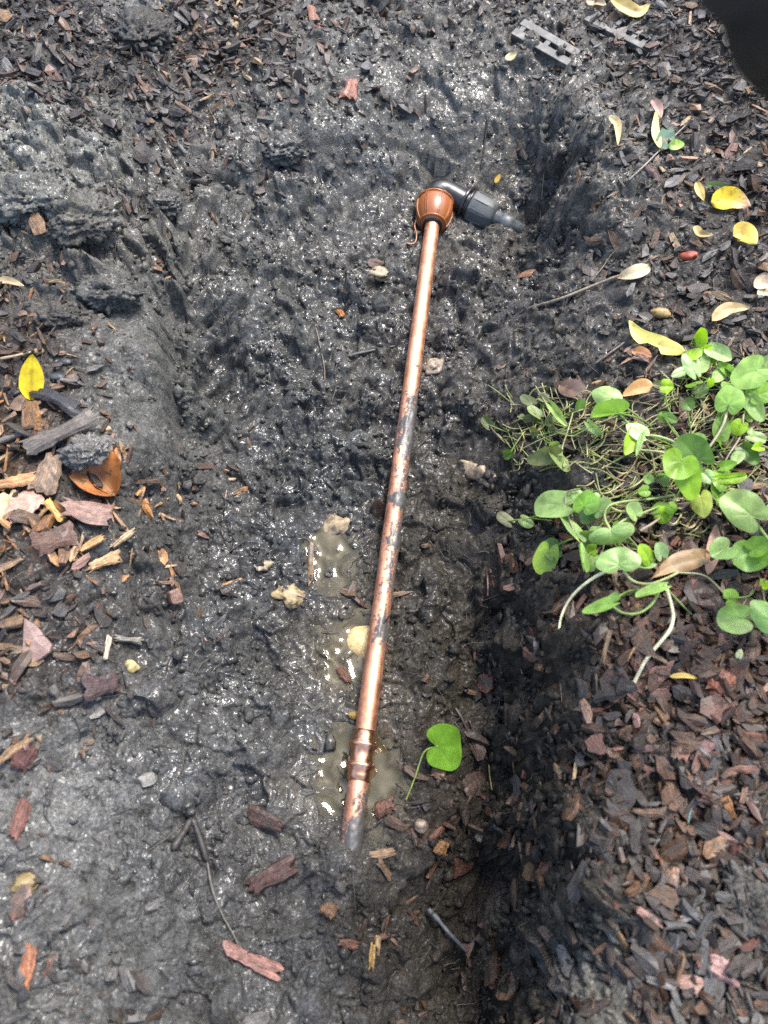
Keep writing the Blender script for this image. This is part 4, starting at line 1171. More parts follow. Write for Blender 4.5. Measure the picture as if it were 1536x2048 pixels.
# triangular pink stone
p = hit(70, 1282, .004); mp = mmpx(70, 1282)
tri = [(-24, -34), (-20, 42), (2, 30), (34, -8), (30, -22), (4, -40)]
e1 = hit(90, 1282) - hit(50, 1282); e1 /= np.linalg.norm(e1); e2 = hit(70, 1262) - hit(70, 1302); e2 /= np.linalg.norm(e2); e3 = np.cross(e1, e2)
Vt = []
for k_, zz in ((.9, -.003), (1, .002), (.92, .006)):
    for i, (a, b) in enumerate(tri): Vt.append(p + e1 * a * mp * k_ + e2 * b * mp * 1.1 * k_ + e3 * (zz + .001 * math.sin(i * 2)))
Vt.append(p + e3 * .0075); Vt.append(p - e3 * .003)
Ft = []
for l_ in range(2):
    for i in range(6):
        j = (i + 1) % 6
        Ft += [(l_ * 6 + i, l_ * 6 + j, l_ * 6 + 6 + j), (l_ * 6 + i, l_ * 6 + 6 + j, l_ * 6 + 6 + i)]
for i in range(6): Ft += [(12 + i, 12 + (i + 1) % 6, 18), ((i + 1) % 6, i, 19)]
tag(mesh_np("stone", Vt, Ft, M_CHIP, (.26, .165, .14, .2), False), "flat triangular pinkish stone on the left bank", "stone")

# mud clods thrown up on the banks
for px, py, w, h_, fl, lab in ((60, 400, 150, 110, .5, "big pale grey clod at the left edge"), (160, 440, 130, 100, .55, "pale grey clod beside the big left clod"),
        (215, 590, 120, 70, .8, "overhanging brown grey clod above the smooth cut"), (120, 640, 80, 50, .8, "round dark clod left of the overhanging clod"),
        (290, 70, 110, 90, .5, "grey clod in the dark mulch at the top"), (330, 410, 70, 50, .6, "small grey clod right of the big clods"),
        (560, 300, 90, 60, .6, "lumpy clod on the far bank above the trench"), (188, 925, 84, 62, .55, "dark mud lump sitting on the broad orange leaf"),
        (1500, 1790, 110, 120, .5, "pale grey smeared clod near the bottom right corner")):
    r = np.random.default_rng(px + py)
    p = hit(px, py); mp = mmpx(px, py)
    V4, F4 = subdiv(I3V, I3F)
    V4, F4 = subdiv(V4, F4)
    s = r.uniform(0, 40, 3)
    nn = 0
    for k_, a_ in ((1.2, .26), (2.7, .20), (6, .16), (13, .13), (24, .09)):
        nn = nn + a_ * (perlin(V4[:, 0] * k_ + s[0], V4[:, 1] * k_ + s[1], 81) + perlin(V4[:, 1] * k_ + s[2], V4[:, 2] * k_ + s[1], 82) + perlin(V4[:, 2] * k_ + s[0], V4[:, 0] * k_, 83))
    V4 = V4 * (1 + nn * (.7 if w < 90 else .8))[:, None]
    a, b = w * mp / 2, h_ * mp / 2 * 1.15
    P = p + np.array((0, 0, .2 * fl * b + (.022 if (px, py) == (188, 925) else 0))) + V4 * np.array((a, b, fl * min(a, b)))
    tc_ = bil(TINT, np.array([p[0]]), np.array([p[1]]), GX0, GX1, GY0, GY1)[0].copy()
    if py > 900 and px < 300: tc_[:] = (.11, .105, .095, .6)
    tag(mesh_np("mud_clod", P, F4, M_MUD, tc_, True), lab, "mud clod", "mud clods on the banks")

# twigs, roots
T = place_twig
T("twig", "long pale grey twig reaching from the right bank into the trench", [(1056, 617), (1120, 598), (1190, 570), (1250, 548), (1300, 536)], .0024, .0017, (.26, .21, .15), .006, knob=.08)
T("twig", "thin forked twig above the long grey twig", [(1182, 562), (1205, 535), (1222, 510), (1240, 495)], .0010, .0007, (.17, .14, .1), .008)
T("twig", "thin tan twig on the rim running up to the leaf patch", [(1258, 360), (1290, 330), (1320, 300), (1372, 250)], .0015, .0010, (.28, .24, .2), .006)
T("twig", "grey branching root left of the tube", [(672, 726), (705, 710), (740, 702), (790, 692)], .0030, .0016, (.08, .08, .075), .003, knob=.1)
T("twig", "fine root hanging from the branching root", [(676, 722), (670, 745), (672, 775), (664, 800)], .0009, .0006, (.07, .065, .06), .002)
T("twig", "thin pale root looping on the mud left of the tube", [(632, 655), (640, 690), (648, 730), (650, 760)], .0008, .0005, (.22, .17, .12), .002)
C("bark_piece", "thick rough grey bark stick lying over the broad orange leaf", "bark piece", 130, 874, 142, 36, 27, (.15, .125, .105), .4, dirt=.35, lift=.014)
T("twig", "grey weathered stick at the left edge", [(-5, 885), (30, 872), (60, 862), (88, 850)], .0036, .0026, (.16, .135, .115), .008, knob=.12)
T("twig", "dark leaning root fork in the near mud", [(345, 1700), (370, 1660), (384, 1640), (398, 1672), (414, 1722)], .0038, .0028, (.05, .042, .036), .006, knob=.12)
T("twig", "long pale fibre running down the near mud", [(414, 1722), (425, 1780), (445, 1830), (468, 1872), (492, 1925)], .0015, .0008, (.13, .12, .10), .003)
T("twig", "grey headed root standing in the dark hole", [(856, 1818), (872, 1835), (900, 1868), (935, 1905)], .0036, .0016, (.09, .095, .10), .012, knob=.1)
T("twig", "thin tan root on the soil below the creeper", [(1120, 1350), (1122, 1385), (1128, 1440)], .0008, .0005, (.12, .08, .06), .003)
T("twig", "short upright brown root on the right wall", [(1192, 1345), (1194, 1375), (1197, 1412)], .0014, .0010, (.20, .13, .08), .004)
T("twig", "dark stick slanting beside the loose green leaf", [(910, 1415), (925, 1440), (938, 1470)], .0022, .0014, (.05, .035, .025), .004)
T("twig", "long black stick right of the loose green leaf", [(938, 1440), (955, 1480), (975, 1520)], .0018, .0012, (.045, .032, .024), .004)
T("twig", "thin curved root wrapped over the tube", [(742, 1268), (758, 1254), (772, 1240), (786, 1222)], .0014, .0010, (.035, .033, .03), .0285)
T("twig", "grey split stick on the mud above the pale yellow leaf", [(1190, 728), (1220, 706), (1250, 684)], .0020, .0015, (.12, .10, .085), .005)
T("twig", "pale thread root on the far cut face", [(1088, 345), (1084, 390), (1080, 440), (1078, 468)], .0007, .0004, (.28, .25, .2), .004)
T("twig", "dark root line down the far mud face", [(975, 235), (970, 280), (962, 340)], .0022, .0012, (.035, .032, .028), .0015)
T("twig", "yellow straw bent upright in the trench bottom", [(978, 1530), (980, 1555), (984, 1580)], .0010, .0006, (.35, .28, .08), .004)
T("twig", "teal thread curled on the right bank", [(1420, 1600), (1390, 1608), (1380, 1625), (1376, 1648)], .0011, .0009, (.16, .32, .28), .006)
T("twig", "tan straw laid across the left mulch by the yellow leaf", [(0, 718), (30, 712), (62, 704)], .0020, .0014, (.42, .33, .2), .008)
T("twig", "thin brown root crossing the right wall", [(962, 1203), (990, 1192), (1018, 1180)], .0008, .0006, (.10, .07, .05), .003)

# ------------------------------------------------------------------ leaves
def leaf_frame(bp, tp, roll, lean=0.55):
    f = tp - bp; L_ = np.linalg.norm(f); f = f / L_
    tocam = CAM - (bp + tp) / 2; tocam /= np.linalg.norm(tocam)
    up = np.array((0, 0, 1.0)) * (1 - lean) + tocam * lean
    up -= f * (up @ f); up /= np.linalg.norm(up)
    sd = np.cross(up, f)
    c, s = math.cos(R(roll)), math.sin(R(roll))
    return f, sd * c + up * s, up * c - sd * s, L_

def kidney(name, bpx, tpx, wpx, hb, ht, roll, fold, col, parent, dirt=.25, notch=.42):
    """rounded leaf with a notch at its stalk; base and tip named by photo pixel and height over the soil"""
    bp, tp = hit(*bpx, hb), hit(*tpx, ht)
    r0_ = np.random.default_rng(int(bpx[0] * 5 + bpx[1] * 11))
    wob = 0 if name == "blade" else 1
    roll = roll + wob * r0_.uniform(-16, 16); fold = fold + wob * r0_.uniform(-4, 12)
    col = np.array(col) * np.array((1.15, 1.02, .75)) * r0_.uniform(.85, 1.15)
    f, sd, up, L_ = leaf_frame(bp, tp, roll)
    mp = float((bp - CAM) @ FW) / FPX
    wd_ = wpx * mp * .90; L_ = L_ * .92
    NRr, NS = 8, 40
    r = np.random.default_rng(int(bpx[0] * 13 + bpx[1] * 7))
    th = np.linspace(-np.pi, np.pi, NS + 1)[:-1] + np.pi / NS
    # angle 0 = tip, +-pi = notch; centre of polar grid at stalk point
    ab = np.abs(th)
    ph_ = r.uniform(0, 6.28)
    out_ = np.where(ab < 2.0, 1.0 - .10 * (1 - np.cos(ab * 1.2)), 0)
    cx_ = 1.0 * np.cos(th) * 1.0; cy_ = np.sin(th)
    # outline as displaced circle: circle centre ahead of the stalk, plus two lobes going back
    rad = .56 + .44 * np.cos(ab * .62) ** 1.0
    rad = rad * (1 - notch * np.exp(-((np.pi - ab) / .36) ** 2) * 1.9)
    rad = np.clip(rad, .12, 2) * (1 + .035 * np.sin(4 * th + ph_) + .02 * np.sin(7 * th + ph_ * 2))
    s = np.linspace(0, 1, NRr)
    X = s[:, None] * (rad * np.cos(th))[None]
    Y = s[:, None] * (rad * np.sin(th))[None]
    xmax, ymax = (rad * np.cos(th)).max(), (rad * np.sin(th)).max()
    X = X / xmax * L_
    Y = Y / (2 * ymax) * wd_
    Rr = np.sqrt((X / L_) ** 2 + (2 * Y / wd_) ** 2)
    Zc = (np.abs(Y) * math.tan(R(abs(fold))) * (1 if fold >= 0 else -1) + .12 * wd_ * Rr ** 2 * r.uniform(-2.2, 1.2) * wob
          + .035 * wd_ * np.sin(3 * th + ph_)[None] * Rr ** 2)
    Yc = Y * math.cos(R(abs(fold))) ** .8
    vein = np.cos(th * 3.5) ** 8
    Zc = Zc - .012 * wd_ * (vein[None] * (s * (1 - s) * 4)[:, None])
    P = bp + X[..., None] * f + Yc[..., None] * sd + Zc[..., None] * up
    tn = np.zeros(P.shape[:2] + (4,)); tn[..., :3] = col
    pale = (np.abs(np.cos(th * 3.0)) ** 24)[None] * (1 - s[:, None] * .6)
    tn[..., :3] *= (1 + .35 * pale)[..., None]
    tn[..., :3] *= (1 + .12 * perlin(X * 90 + ph_, Y * 90, 91))[..., None]
    tn[..., 3] = dirt
    o = mesh_np(name, P.reshape(-1, 3), grid_faces(NRr, NS, True), M_LEAF, tn.reshape(-1, 4), True, parent)
    return o, bp

def stalk(parent, pxs, hts, r0=.0010, r1=.0008, col=(.22, .30, .08), name="stalk", start=None):
    P = [hit(x, y, h_) for (x, y), h_ in zip(pxs, hts)]
    if start is not None: P = [start] + P
    return tube(name, spline(P, 16), np.linspace(r0, r1, 16), M_LEAF, (*col, .1), 6, parent)

PALE = (.26, .43, .19); GREEN = (.15, .32, .045); BRIGHT = (.24, .46, .03); DARKG = (.07, .16, .035); MUDG = (.12, .155, .09); BLUEG = (.30, .48, .27); YELG = (.30, .40, .10)

plants = {}
def plant(key, label):
    e = empty("creeper_plant"); tag(e, label, "plant", "creeping round leaved plants"); plants[key] = e; return e
plant('top', "uppermost tuft of the green creeper with small pale blue green leaves")
plant('main', "large bright green round leaved creeper sprawling in from the right")
plant('mud', "mud smeared tuft of small round leaves hanging at the trench edge")
plant('low', "cluster of pale green round leaves overhanging the trench with a white runner")
plant('run', "creeper strand with a long white runner hanging over the brown bark")
plant('right', "creeper leaves at the right edge over the brown bark")

LV = [
 # plant, base, tip, width, hb, ht, roll, fold, colour, dirt
 ('top', (1387, 677), (1400, 648), 50, .040, .055, 25, 28, BRIGHT, .1), ('top', (1378, 713), (1408, 698), 30, .030, .034, -10, 14, BRIGHT, .1),
 ('top', (1388, 742), (1366, 703), 34, .028, .034, 10, 6, BLUEG, .15), ('top', (1428, 702), (1466, 722), 40, .030, .030, -8, 10, BLUEG, .35),
 ('top', (1366, 742), (1342, 752), 22, .022, .022, 10, 10, BLUEG, .2), ('top', (1400, 722), (1402, 752), 40, .024, .020, 0, 6, PALE, .2),
 ('top', (1448, 740), (1425, 765), 34, .020, .022, 8, 12, PALE, .2), ('top', (1460, 745), (1436, 722), 26, .022, .026, 0, 12, GREEN, .2), ('top', (1408, 700), (1426, 692), 20, .026, .03, 0, 20, BRIGHT, .1),
 ('main', (1512, 740), (1458, 768), 74, .045, .040, -8, 5, (.21, .38, .13), .1), ('main', (1457, 810), (1468, 768), 64, .040, .050, 8, 10, (.20, .38, .11), .15),
 ('main', (1224, 796), (1182, 776), 50, .028, .034, -5, 6, PALE, .2), ('main', (1237, 826), (1180, 834), 62, .040, .038, 38, 38, GREEN, .1),
 ('main', (1283, 868), (1250, 848), 42, .040, .044, 14, 10, BLUEG, .1), ('main', (1270, 866), (1246, 914), 40, .036, .030, -16, 14, BRIGHT, .1), ('main', (1283, 874), (1271, 915), 15, .04, .035, 30, 24, PALE, .1),
 ('main', (1396, 918), (1352, 872), 74, .026, .034, 0, 6, DARKG, .2), ('main', (1392, 900), (1400, 862), 50, .030, .036, 15, 10, (.10, .22, .04), .2),
 ('main', (1362, 922), (1340, 962), 84, .046, .038, 10, 16, (.17, .36, .02), .15), ('main', (1372, 944), (1388, 1004), 60, .044, .034, -12, 12, (.21, .42, .03), .1),
 ('main', (1446, 934), (1476, 926), 26, .03, .034, 0, 16, GREEN, .15), ('main', (1446, 956), (1502, 952), 34, .034, .036, 32, 30, (.24, .42, .06), .1),
 ('main', (1502, 1030), (1446, 984), 86, .040, .046, -6, 6, (.22, .36, .14), .4), ('main', (1402, 996), (1408, 1038), 46, .026, .022, 10, 10, YELG, .4),
 ('main', (1500, 800), (1530, 845), 40, .034, .030, 20, 14, PALE, .15), ('main', (1516, 790), (1560, 778), 50, .04, .045, 0, 10, GREEN, .1), ('main', (1442, 866), (1446, 818), 42, .024, .03, 10, 8, (.13, .27, .06), .2),
 ('main', (1530, 740), (1570, 720), 54, .04, .045, -10, 8, PALE, .1), ('main', (1330, 832), (1356, 844), 24, .018, .018, 0, 10, DARKG, .2), ('main', (1396, 786), (1420, 770), 30, .018, .02, 0, 10, (.11, .2, .08), .2),
 ('main', (1325, 772), (1303, 770), 22, .016, .018, 0, 10, MUDG, .3), ('main', (1412, 950), (1428, 968), 34, .03, .03, 0, 20, BLUEG, .15), ('main', (1505, 872), (1536, 880), 30, .03, .03, 0, 12, PALE, .2),
 ('main', (1490, 900), (1520, 930), 40, .022, .02, 0, 8, DARKG, .2), ('main', (1436, 990), (1428, 960), 30, .026, .03, 20, 20, GREEN, .1), ('main', (1512, 780), (1490, 800), 40, .03, .03, 0, 10, YELG, .1),
 ('mud', (1062, 806), (1040, 792), 28, .014, .016, 0, 10, MUDG, .8), ('mud', (1076, 830), (1054, 812), 30, .018, .022, 12, 14, (.20, .28, .13), .6), ('mud', (1066, 836), (1046, 842), 24, .016, .012, 10, 20, MUDG, .9),
 ('mud', (1108, 820), (1136, 858), 24, .022, .018, 24, 26, (.22, .36, .15), .3), ('mud', (1182, 850), (1206, 872), 22, .018, .016, 24, 24, PALE, .2), ('mud', (1106, 912), (1052, 922), 46, .022, .020, 0, 6, MUDG, .9),
 ('mud', (1112, 912), (1136, 942), 34, .022, .018, -18, 18, (.17, .27, .11), .5), ('mud', (1158, 815), (1166, 797), 22, .014, .016, 0, 10, DARKG, .5), ('mud', (1092, 800), (1080, 782), 20, .012, .014, 0, 10, MUDG, .8), ('mud', (978, 850), (964, 832), 24, .006, .008, 0, 10, (.10, .14, .07), .9),
 ('low', (1125, 1010), (1062, 1006), 76, .040, .038, 5, 5, PALE, .35), ('low', (1160, 994), (1140, 978), 30, .034, .036, 0, 10, PALE, .2), ('low', (1168, 1012), (1182, 976), 56, .036, .046, 8, 12, (.21, .42, .1), .1),
 ('low', (1196, 1020), (1222, 998), 38, .030, .034, 0, 8, (.19, .32, .14), .2), ('low', (1152, 1068), (1122, 1022), 46, .036, .040, 26, 24, PALE, .2), ('low', (1180, 1020), (1168, 1052), 44, .026, .020, 0, 10, (.17, .30, .13), .3),
 ('low', (1222, 1062), (1230, 1090), 104, .040, .030, 6, 16, PALE, .3), ('low', (1238, 1130), (1232, 1090), 104, .034, .040, 4, 12, (.22, .38, .16), .25), ('low', (1166, 1128), (1158, 1082), 26, .034, .04, 36, 26, GREEN, .1),
 ('low', (1190, 1128), (1178, 1100), 40, .028, .03, 0, 10, (.18, .31, .12), .2), ('low', (1298, 1118), (1282, 1090), 40, .034, .042, 8, 14, BRIGHT, .1), ('low', (1322, 1108), (1312, 1082), 34, .036, .042, 20, 16, BLUEG, .1), ('low', (1300, 1126), (1268, 1130), 24, .03, .028, 0, 10, (.2, .38, .12), .15),
 ('low', (1096, 1106), (1080, 1154), 54, .022, .012, -4, 6, (.22, .38, .07), .6), ('low', (1016, 1042), (990, 1024), 26, .010, .012, 0, 8, (.25, .27, .20), .8), ('low', (1046, 1040), (1066, 1052), 26, .014, .012, 10, 10, (.21, .31, .14), .5),
 ('low', (1108, 1106), (1094, 1076), 40, .014, .018, 0, 10, DARKG, .4), ('low', (1172, 1080), (1208, 1076), 44, .026, .028, 0, 8, (.14, .26, .09), .2), ('low', (1240, 1062), (1230, 1040), 32, .026, .03, 0, 8, (.17, .3, .12), .2), ('low', (1196, 1080), (1190, 1050), 36, .028, .03, 0, 12, (.17, .31, .12), .2),
 ('run', (1218, 1208), (1158, 1224), 42, .034, .028, 18, 18, (.21, .40, .11), .1), ('run', (1318, 1176), (1265, 1194), 26, .034, .030, 14, 18, (.22, .40, .12), .1), ('run', (1222, 1200), (1240, 1184), 20, .02, .02, 10, 14, DARKG, .1),
 ('right', (1452, 1098), (1420, 1112), 66, .036, .034, 26, 30, (.20, .38, .13), .1), ('right', (1502, 1104), (1488, 1148), 82, .034, .026, -4, 12, (.13, .29, .06), .15), ('right', (1508, 1098), (1540, 1085), 50, .04, .046, 0, 14, GREEN, .1),
 ('right', (1480, 1236), (1428, 1236), 80, .036, .030, -20, 32, PALE, .35), ('right', (1545, 1242), (1506, 1196), 62, .040, .044, 4, 8, (.21, .40, .14), .1), ('right', (1560, 1010), (1530, 1040), 40, .036, .036, 0, 10, GREEN, .1),
]
rl = random.Random(5)
for k_, n_, (x0, x1, y0, y1) in (('main', 20, (1290, 1530, 760, 1020)), ('low', 9, (1120, 1330, 980, 1110)), ('mud', 9, (1020, 1180, 790, 940)), ('top', 7, (1350, 1520, 690, 780)), ('right', 4, (1440, 1540, 1080, 1260))):
    for i in range(n_):
        x, y, an = rl.uniform(x0, x1), rl.uniform(y0, y1), rl.uniform(0, 6.28)
        sz = rl.uniform(22, 46) if k_ != 'mud' else rl.uniform(16, 28)
        LV.append((k_, (int(x), int(y)), (int(x + sz * .62 * math.cos(an)), int(y - sz * .62 * math.sin(an))), sz, rl.uniform(.016, .034) * (.6 if k_ == 'mud' else 1), rl.uniform(.016, .036) * (.6 if k_ == 'mud' else 1), rl.uniform(-35, 35), rl.uniform(4, 30), rl.choice([PALE, GREEN, (.2, .38, .1), BRIGHT, DARKG]) if k_ != 'mud' else rl.choice([MUDG, DARKG, PALE]), rl.uniform(.1, .5)))
ROOTS = {'top': (1408, 745), 'main': (1400, 925), 'mud': (1090, 860), 'low': (1200, 1050), 'run': (1330, 1170), 'right': (1540, 1150)}
for k_, b_, t_, w_, hb, ht, ro_, fo_, co_, di_ in LV:
    lf, bp = kidney("leaf", b_, t_, w_, hb * 1.0, ht * 1.05, ro_, fo_, co_, plants[k_], di_)
    rx, ry = ROOTS[k_]
    r = np.random.default_rng(b_[0] + b_[1])
    rx += r.uniform(-30, 30); ry += r.uniform(-20, 20)
    d_ = math.hypot(rx - b_[0], ry - b_[1])
    if d_ > 90: rx, ry = b_[0] + (rx - b_[0]) * 90 / d_, b_[1] + (ry - b_[1]) * 90 / d_
    mx, my = (b_[0] + rx) / 2 + r.uniform(-14, 14), (b_[1] + ry) / 2 + r.uniform(-12, 12)
    stalk(plants[k_], [(mx, my), (rx, ry)], [hb * .55, .002], col=(.20, .30, .07) if r.uniform() < .7 else (.30, .30, .17), start=bp)

W_STEM = (.80, .76, .56); G_STEM = (.30, .40, .13)
stalk(plants['low'], [(1268, 1136), (1230, 1138), (1196, 1150), (1160, 1176), (1136, 1204), (1122, 1236), (1117, 1272)], [.018, .022, .022, .020, .016, .012, .004], .0019, .0012, W_STEM, "runner")
stalk(plants['run'], [(1330, 1170), (1338, 1192), (1345, 1220), (1346, 1240), (1336, 1266), (1294, 1316), (1267, 1368)], [.022, .022, .022, .022, .02, .014, .004], .0018, .0018, W_STEM, "runner")
stalk(plants['run'], [(1218, 1208), (1246, 1226), (1278, 1226), (1304, 1208), (1320, 1180)], [.028, .022, .022, .024, .024], .0013, .0013, G_STEM, "runner")
stalk(plants['run'], [(1247, 1142), (1266, 1162), (1297, 1168), (1330, 1158), (1356, 1145)], [.03, .026, .024, .022, .02], .0014, .0014, (.42, .45, .2), "runner")
stalk(plants['run'], [(1330, 1174), (1362, 1208), (1396, 1240)], [.022, .012, .002], .0013, .001, G_STEM, "runner")
stalk(plants['run'], [(1356, 1145), (1410, 1152), (1450, 1190), (1456, 1200)], [.018, .016, .012, .01], .0012, .001, (.36, .36, .2), "runner")
stalk(plants['low'], [(1222, 1062), (1209, 1034), (1218, 1012), (1250, 1003), (1300, 998), (1350, 990)], [.034, .034, .034, .03, .024, .018], .0014, .0012, (.38, .45, .16), "runner")
stalk(plants['low'], [(1224, 1058), (1252, 1038), (1290, 1024), (1352, 1000)], [.034, .03, .024, .016], .0013, .0012, (.36, .42, .15), "runner")
stalk(plants['low'], [(1148, 1062), (1134, 1025), (1131, 1000), (1136, 984), (1160, 978)], [.036, .036, .038, .038, .038], .0013, .001, (.34, .34, .2), "runner")
stalk(plants['low'], [(1280, 1062), (1312, 1042), (1336, 1022), (1352, 1002)], [.024, .024, .02, .014], .0014, .0012, (.34, .27, .2), "runner")
stalk(plants['main'], [(1457, 808), (1446, 850), (1420, 892), (1396, 916)], [.034, .03, .026, .02], .0016, .0016, (.46, .42, .28), "runner")
stalk(plants['main'], [(1283, 870), (1320, 874), (1355, 888), (1392, 912)], [.034, .034, .03, .022], .0016, .0014, (.34, .46, .17), "runner")
stalk(plants['main'], [(1237, 826), (1256, 846), (1284, 868)], [.034, .034, .034], .0013, .0014, (.32, .46, .15), "runner")
stalk(plants['main'], [(1280, 900), (1320, 904), (1362, 914), (1396, 920)], [.026, .026, .024, .02], .0013, .0013, (.34, .42, .18), "runner")
stalk(plants['main'], [(1284, 872), (1304, 910), (1308, 950), (1296, 990)], [.03, .02, .014, .006], .0012, .001, (.22, .2, .1), "runner")
stalk(plants['main'], [(1487, 830), (1482, 870), (1456, 912), (1440, 945)], [.028, .024, .018, .01], .0011, .001, (.40, .35, .24), "runner")
stalk(plants['main'], [(1502, 1030), (1522, 1060), (1545, 1090)], [.032, .026, .02], .0018, .0018, (.30, .42, .14), "runner")
stalk(plants['main'], [(1148, 872), (1190, 850), (1235, 832)], [.012, .02, .026], .0010, .0010, (.30, .36, .14), "runner")
stalk(plants['right'], [(1452, 1098), (1480, 1096), (1510, 1098), (1550, 1110)], [.028, .028, .026, .02], .0014, .0014, G_STEM, "runner")
stalk(plants['right'], [(1480, 1236), (1510, 1238), (1545, 1240)], [.028, .026, .03], .0015, .0015, G_STEM, "runner")
stalk(plants['mud'], [(1128, 935), (1124, 900), (1136, 860), (1146, 825)], [.02, .02, .018, .014], .0010, .0008, (.34, .38, .18), "runner")
stalk(plants['mud'], [(1040, 900), (1080, 880), (1130, 862), (1180, 848)], [.008, .012, .016, .016], .0010, .0008, (.32, .34, .16), "runner")
for pl, n_, (x0, x1, y0, y1) in (('main', 260, (1150, 1540, 790, 1010)), ('mud', 110, (1010, 1190, 790, 950)), ('low', 70, (1180, 1400, 960, 1080)), ('top', 60, (1340, 1500, 720, 830))):
    bg = Bag()
    for i in range(n_):
        x, y = rng.uniform(x0, x1), rng.uniform(y0, y1)
        an = rng.normal(.25, .5) if pl in ('main', 'low') else rng.uniform(0, 3.1)
        l_ = rng.uniform(30, 110) if pl == 'main' else rng.uniform(20, 60)
        mid_ = rng.uniform(-14, 14)
        pp = [(x, y), (x + l_ * .5 * math.cos(an) - mid_ * math.sin(an), y - l_ * .5 * math.sin(an) - mid_), (x + l_ * math.cos(an), y - l_ * math.sin(an))]
        P = [hit(a, b, h_) for (a, b), h_ in zip(pp, (rng.uniform(.001, .008), rng.uniform(.003, .016), rng.uniform(.001, .008)))]
        Vt, Ft = tube_arrays(spline(P, 8), rng.uniform(.0006, .0010), 4)
        c = [(.30, .34, .12), (.36, .35, .18), (.20, .24, .08), (.30, .22, .13), (.42, .40, .2)][rng.integers(5)]
        bg.add(Vt, Ft, (*(np.array(c) * rng.uniform(.8, 1.4)), .15))
    o = bg.build("stem_tangle", M_LEAF, True, plants[pl]); o["kind"] = "stuff"

# single loose leaf lying in the trench
e = empty("loose_leaf"); tag(e, "single loose green kidney shaped leaf with a thin stalk on the trench bottom", "leaf")
lf, bp = kidney("blade", (876, 1492), (930, 1500), 100, .016, .018, 0, 4, (.11, .27, .035), e, .35, .5)
stalk(e, [(850, 1502), (838, 1530), (828, 1560), (812, 1600)], [.010, .006, .005, .002], .0011, .0008, (.28, .34, .09), start=bp)
e = empty("seedling"); tag(e, "tiny white tipped seedling on the bark at the right", "plant")
stalk(e, [(1472, 1345), (1474, 1325), (1478, 1306)], [.001, .010, .020], .0012, .0009, (.36, .44, .2))
lf, bp = kidney("leaf", (1478, 1312), (1482, 1298), 16, .02, .024, 10, 10, (.50, .56, .40), e, .05)

# fallen leaves
def fallen(label, pxs, wpx, col, tip=None, lift=.006, curl=.15, roll=0, fold=14, dirt=.3, hts=None, wprof=0.75, bite=None):
    """long leaf along a midrib named by photo pixels"""
    n, m = 22, 9
    P = [hit(x, y, (hts[i] if hts else lift)) for i, (x, y) in enumerate(pxs)]
    Mid = spline(P, n)
    mp = float((P[0] - CAM) @ FW) / FPX
    T_ = np.gradient(Mid, axis=0); T_ /= np.linalg.norm(T_, axis=1)[:, None]
    tocam = CAM - Mid; tocam /= np.linalg.norm(tocam, axis=1)[:, None]
    up = tocam * .5 + np.array((0, 0, .5)); up -= T_ * (up * T_).sum(1)[:, None]; up /= np.linalg.norm(up, axis=1)[:, None]
    sd = np.cross(up, T_)
    c, s = math.cos(R(roll)), math.sin(R(roll))
    sd, up = sd * c + up * s, up * c - sd * s
    u = np.linspace(0, 1, n); v = np.linspace(-1, 1, m)
    r = np.random.default_rng(int(pxs[0][0] + pxs[0][1] * 3))
    w_ = np.sin(np.pi * u ** wprof) ** .75 * wpx * mp / 2 + .0004
    w2 = np.repeat(w_[:, None], m, 1) * (1 + .06 * perlin(u[:, None] * 6 + np.zeros((n, m)), np.sign(v)[None] * 3.3 + np.zeros((n, m)) + r.uniform(0, 9), 95))
    if bite:
        k = (np.abs(u - bite) < .10)[:, None] & (v > 0)[None]
        w2 = np.where(k, w2 * .35, w2)
    A = v[None] * w2
    Z = np.abs(A) * math.tan(R(fold)) + curl * wpx * mp * (v[None] ** 2 - .3) * np.sin(u * 5 + r.uniform(0, 6))[:, None] * .6
    V = Mid[:, None] + A[..., None] * sd[:, None] + Z[..., None] * up[:, None]
    tn = np.ones((n, m, 4)); tn[..., :3] = col
    if tip is not None:
        k = np.clip((u - .55) / .35, 0, 1)[:, None, None]
        tn[..., :3] = tn[..., :3] * (1 - k) + np.array(tip) * k
    tn[..., :3] *= (1 - .25 * np.exp(-(v / .12) ** 2))[None, :, None]
    tn[..., 3] = dirt
    o = mesh_np("fallen_leaf", V.reshape(-1, 3), grid_faces(n, m), M_DRY, tn.reshape(-1, 4), True)
    return tag(o, label, "leaf")

YEL = (.80, .56, .02); TAN = (.42, .28, .12)
fallen("bright yellow leaf standing upright in the left litter", [(62, 800), (64, 755), (65, 708)], 46, (.74, .54, .012), hts=[.004, .022, .042], fold=12, dirt=.22, wprof=.8)
fallen("broad orange brown leaf under the grey stick and the mud lump", [(232, 992), (185, 930), (132, 862)], 96, (.36, .13, .04), (.46, .20, .08), lift=.010, fold=18, dirt=.9, curl=.7, wprof=.9)
fallen("bright yellow leaf lying in the right mulch", [(1422, 404), (1460, 398), (1502, 412)], 46, YEL, (.55, .33, .20), lift=.010, fold=8, dirt=.4)
fallen("slim dark green leaf above the bright yellow leaf", [(1412, 368), (1440, 375), (1472, 386)], 16, (.06, .12, .02), lift=.010, fold=20, dirt=.1)
fallen("narrow tan yellow leaf left of the bright yellow leaf", [(1393, 364), (1400, 385), (1408, 402)], 16, (.52, .36, .10), lift=.010, fold=25)
fallen("blunt ochre yellow leaf near the right edge", [(1466, 472), (1488, 466), (1512, 488)], 42, (.66, .46, .08), lift=.012, fold=10, wprof=.9)
fallen("small curled tan leaf left of the blunt ochre leaf", [(1390, 452), (1400, 468), (1426, 470)], 15, (.46, .33, .14), lift=.010, fold=30)
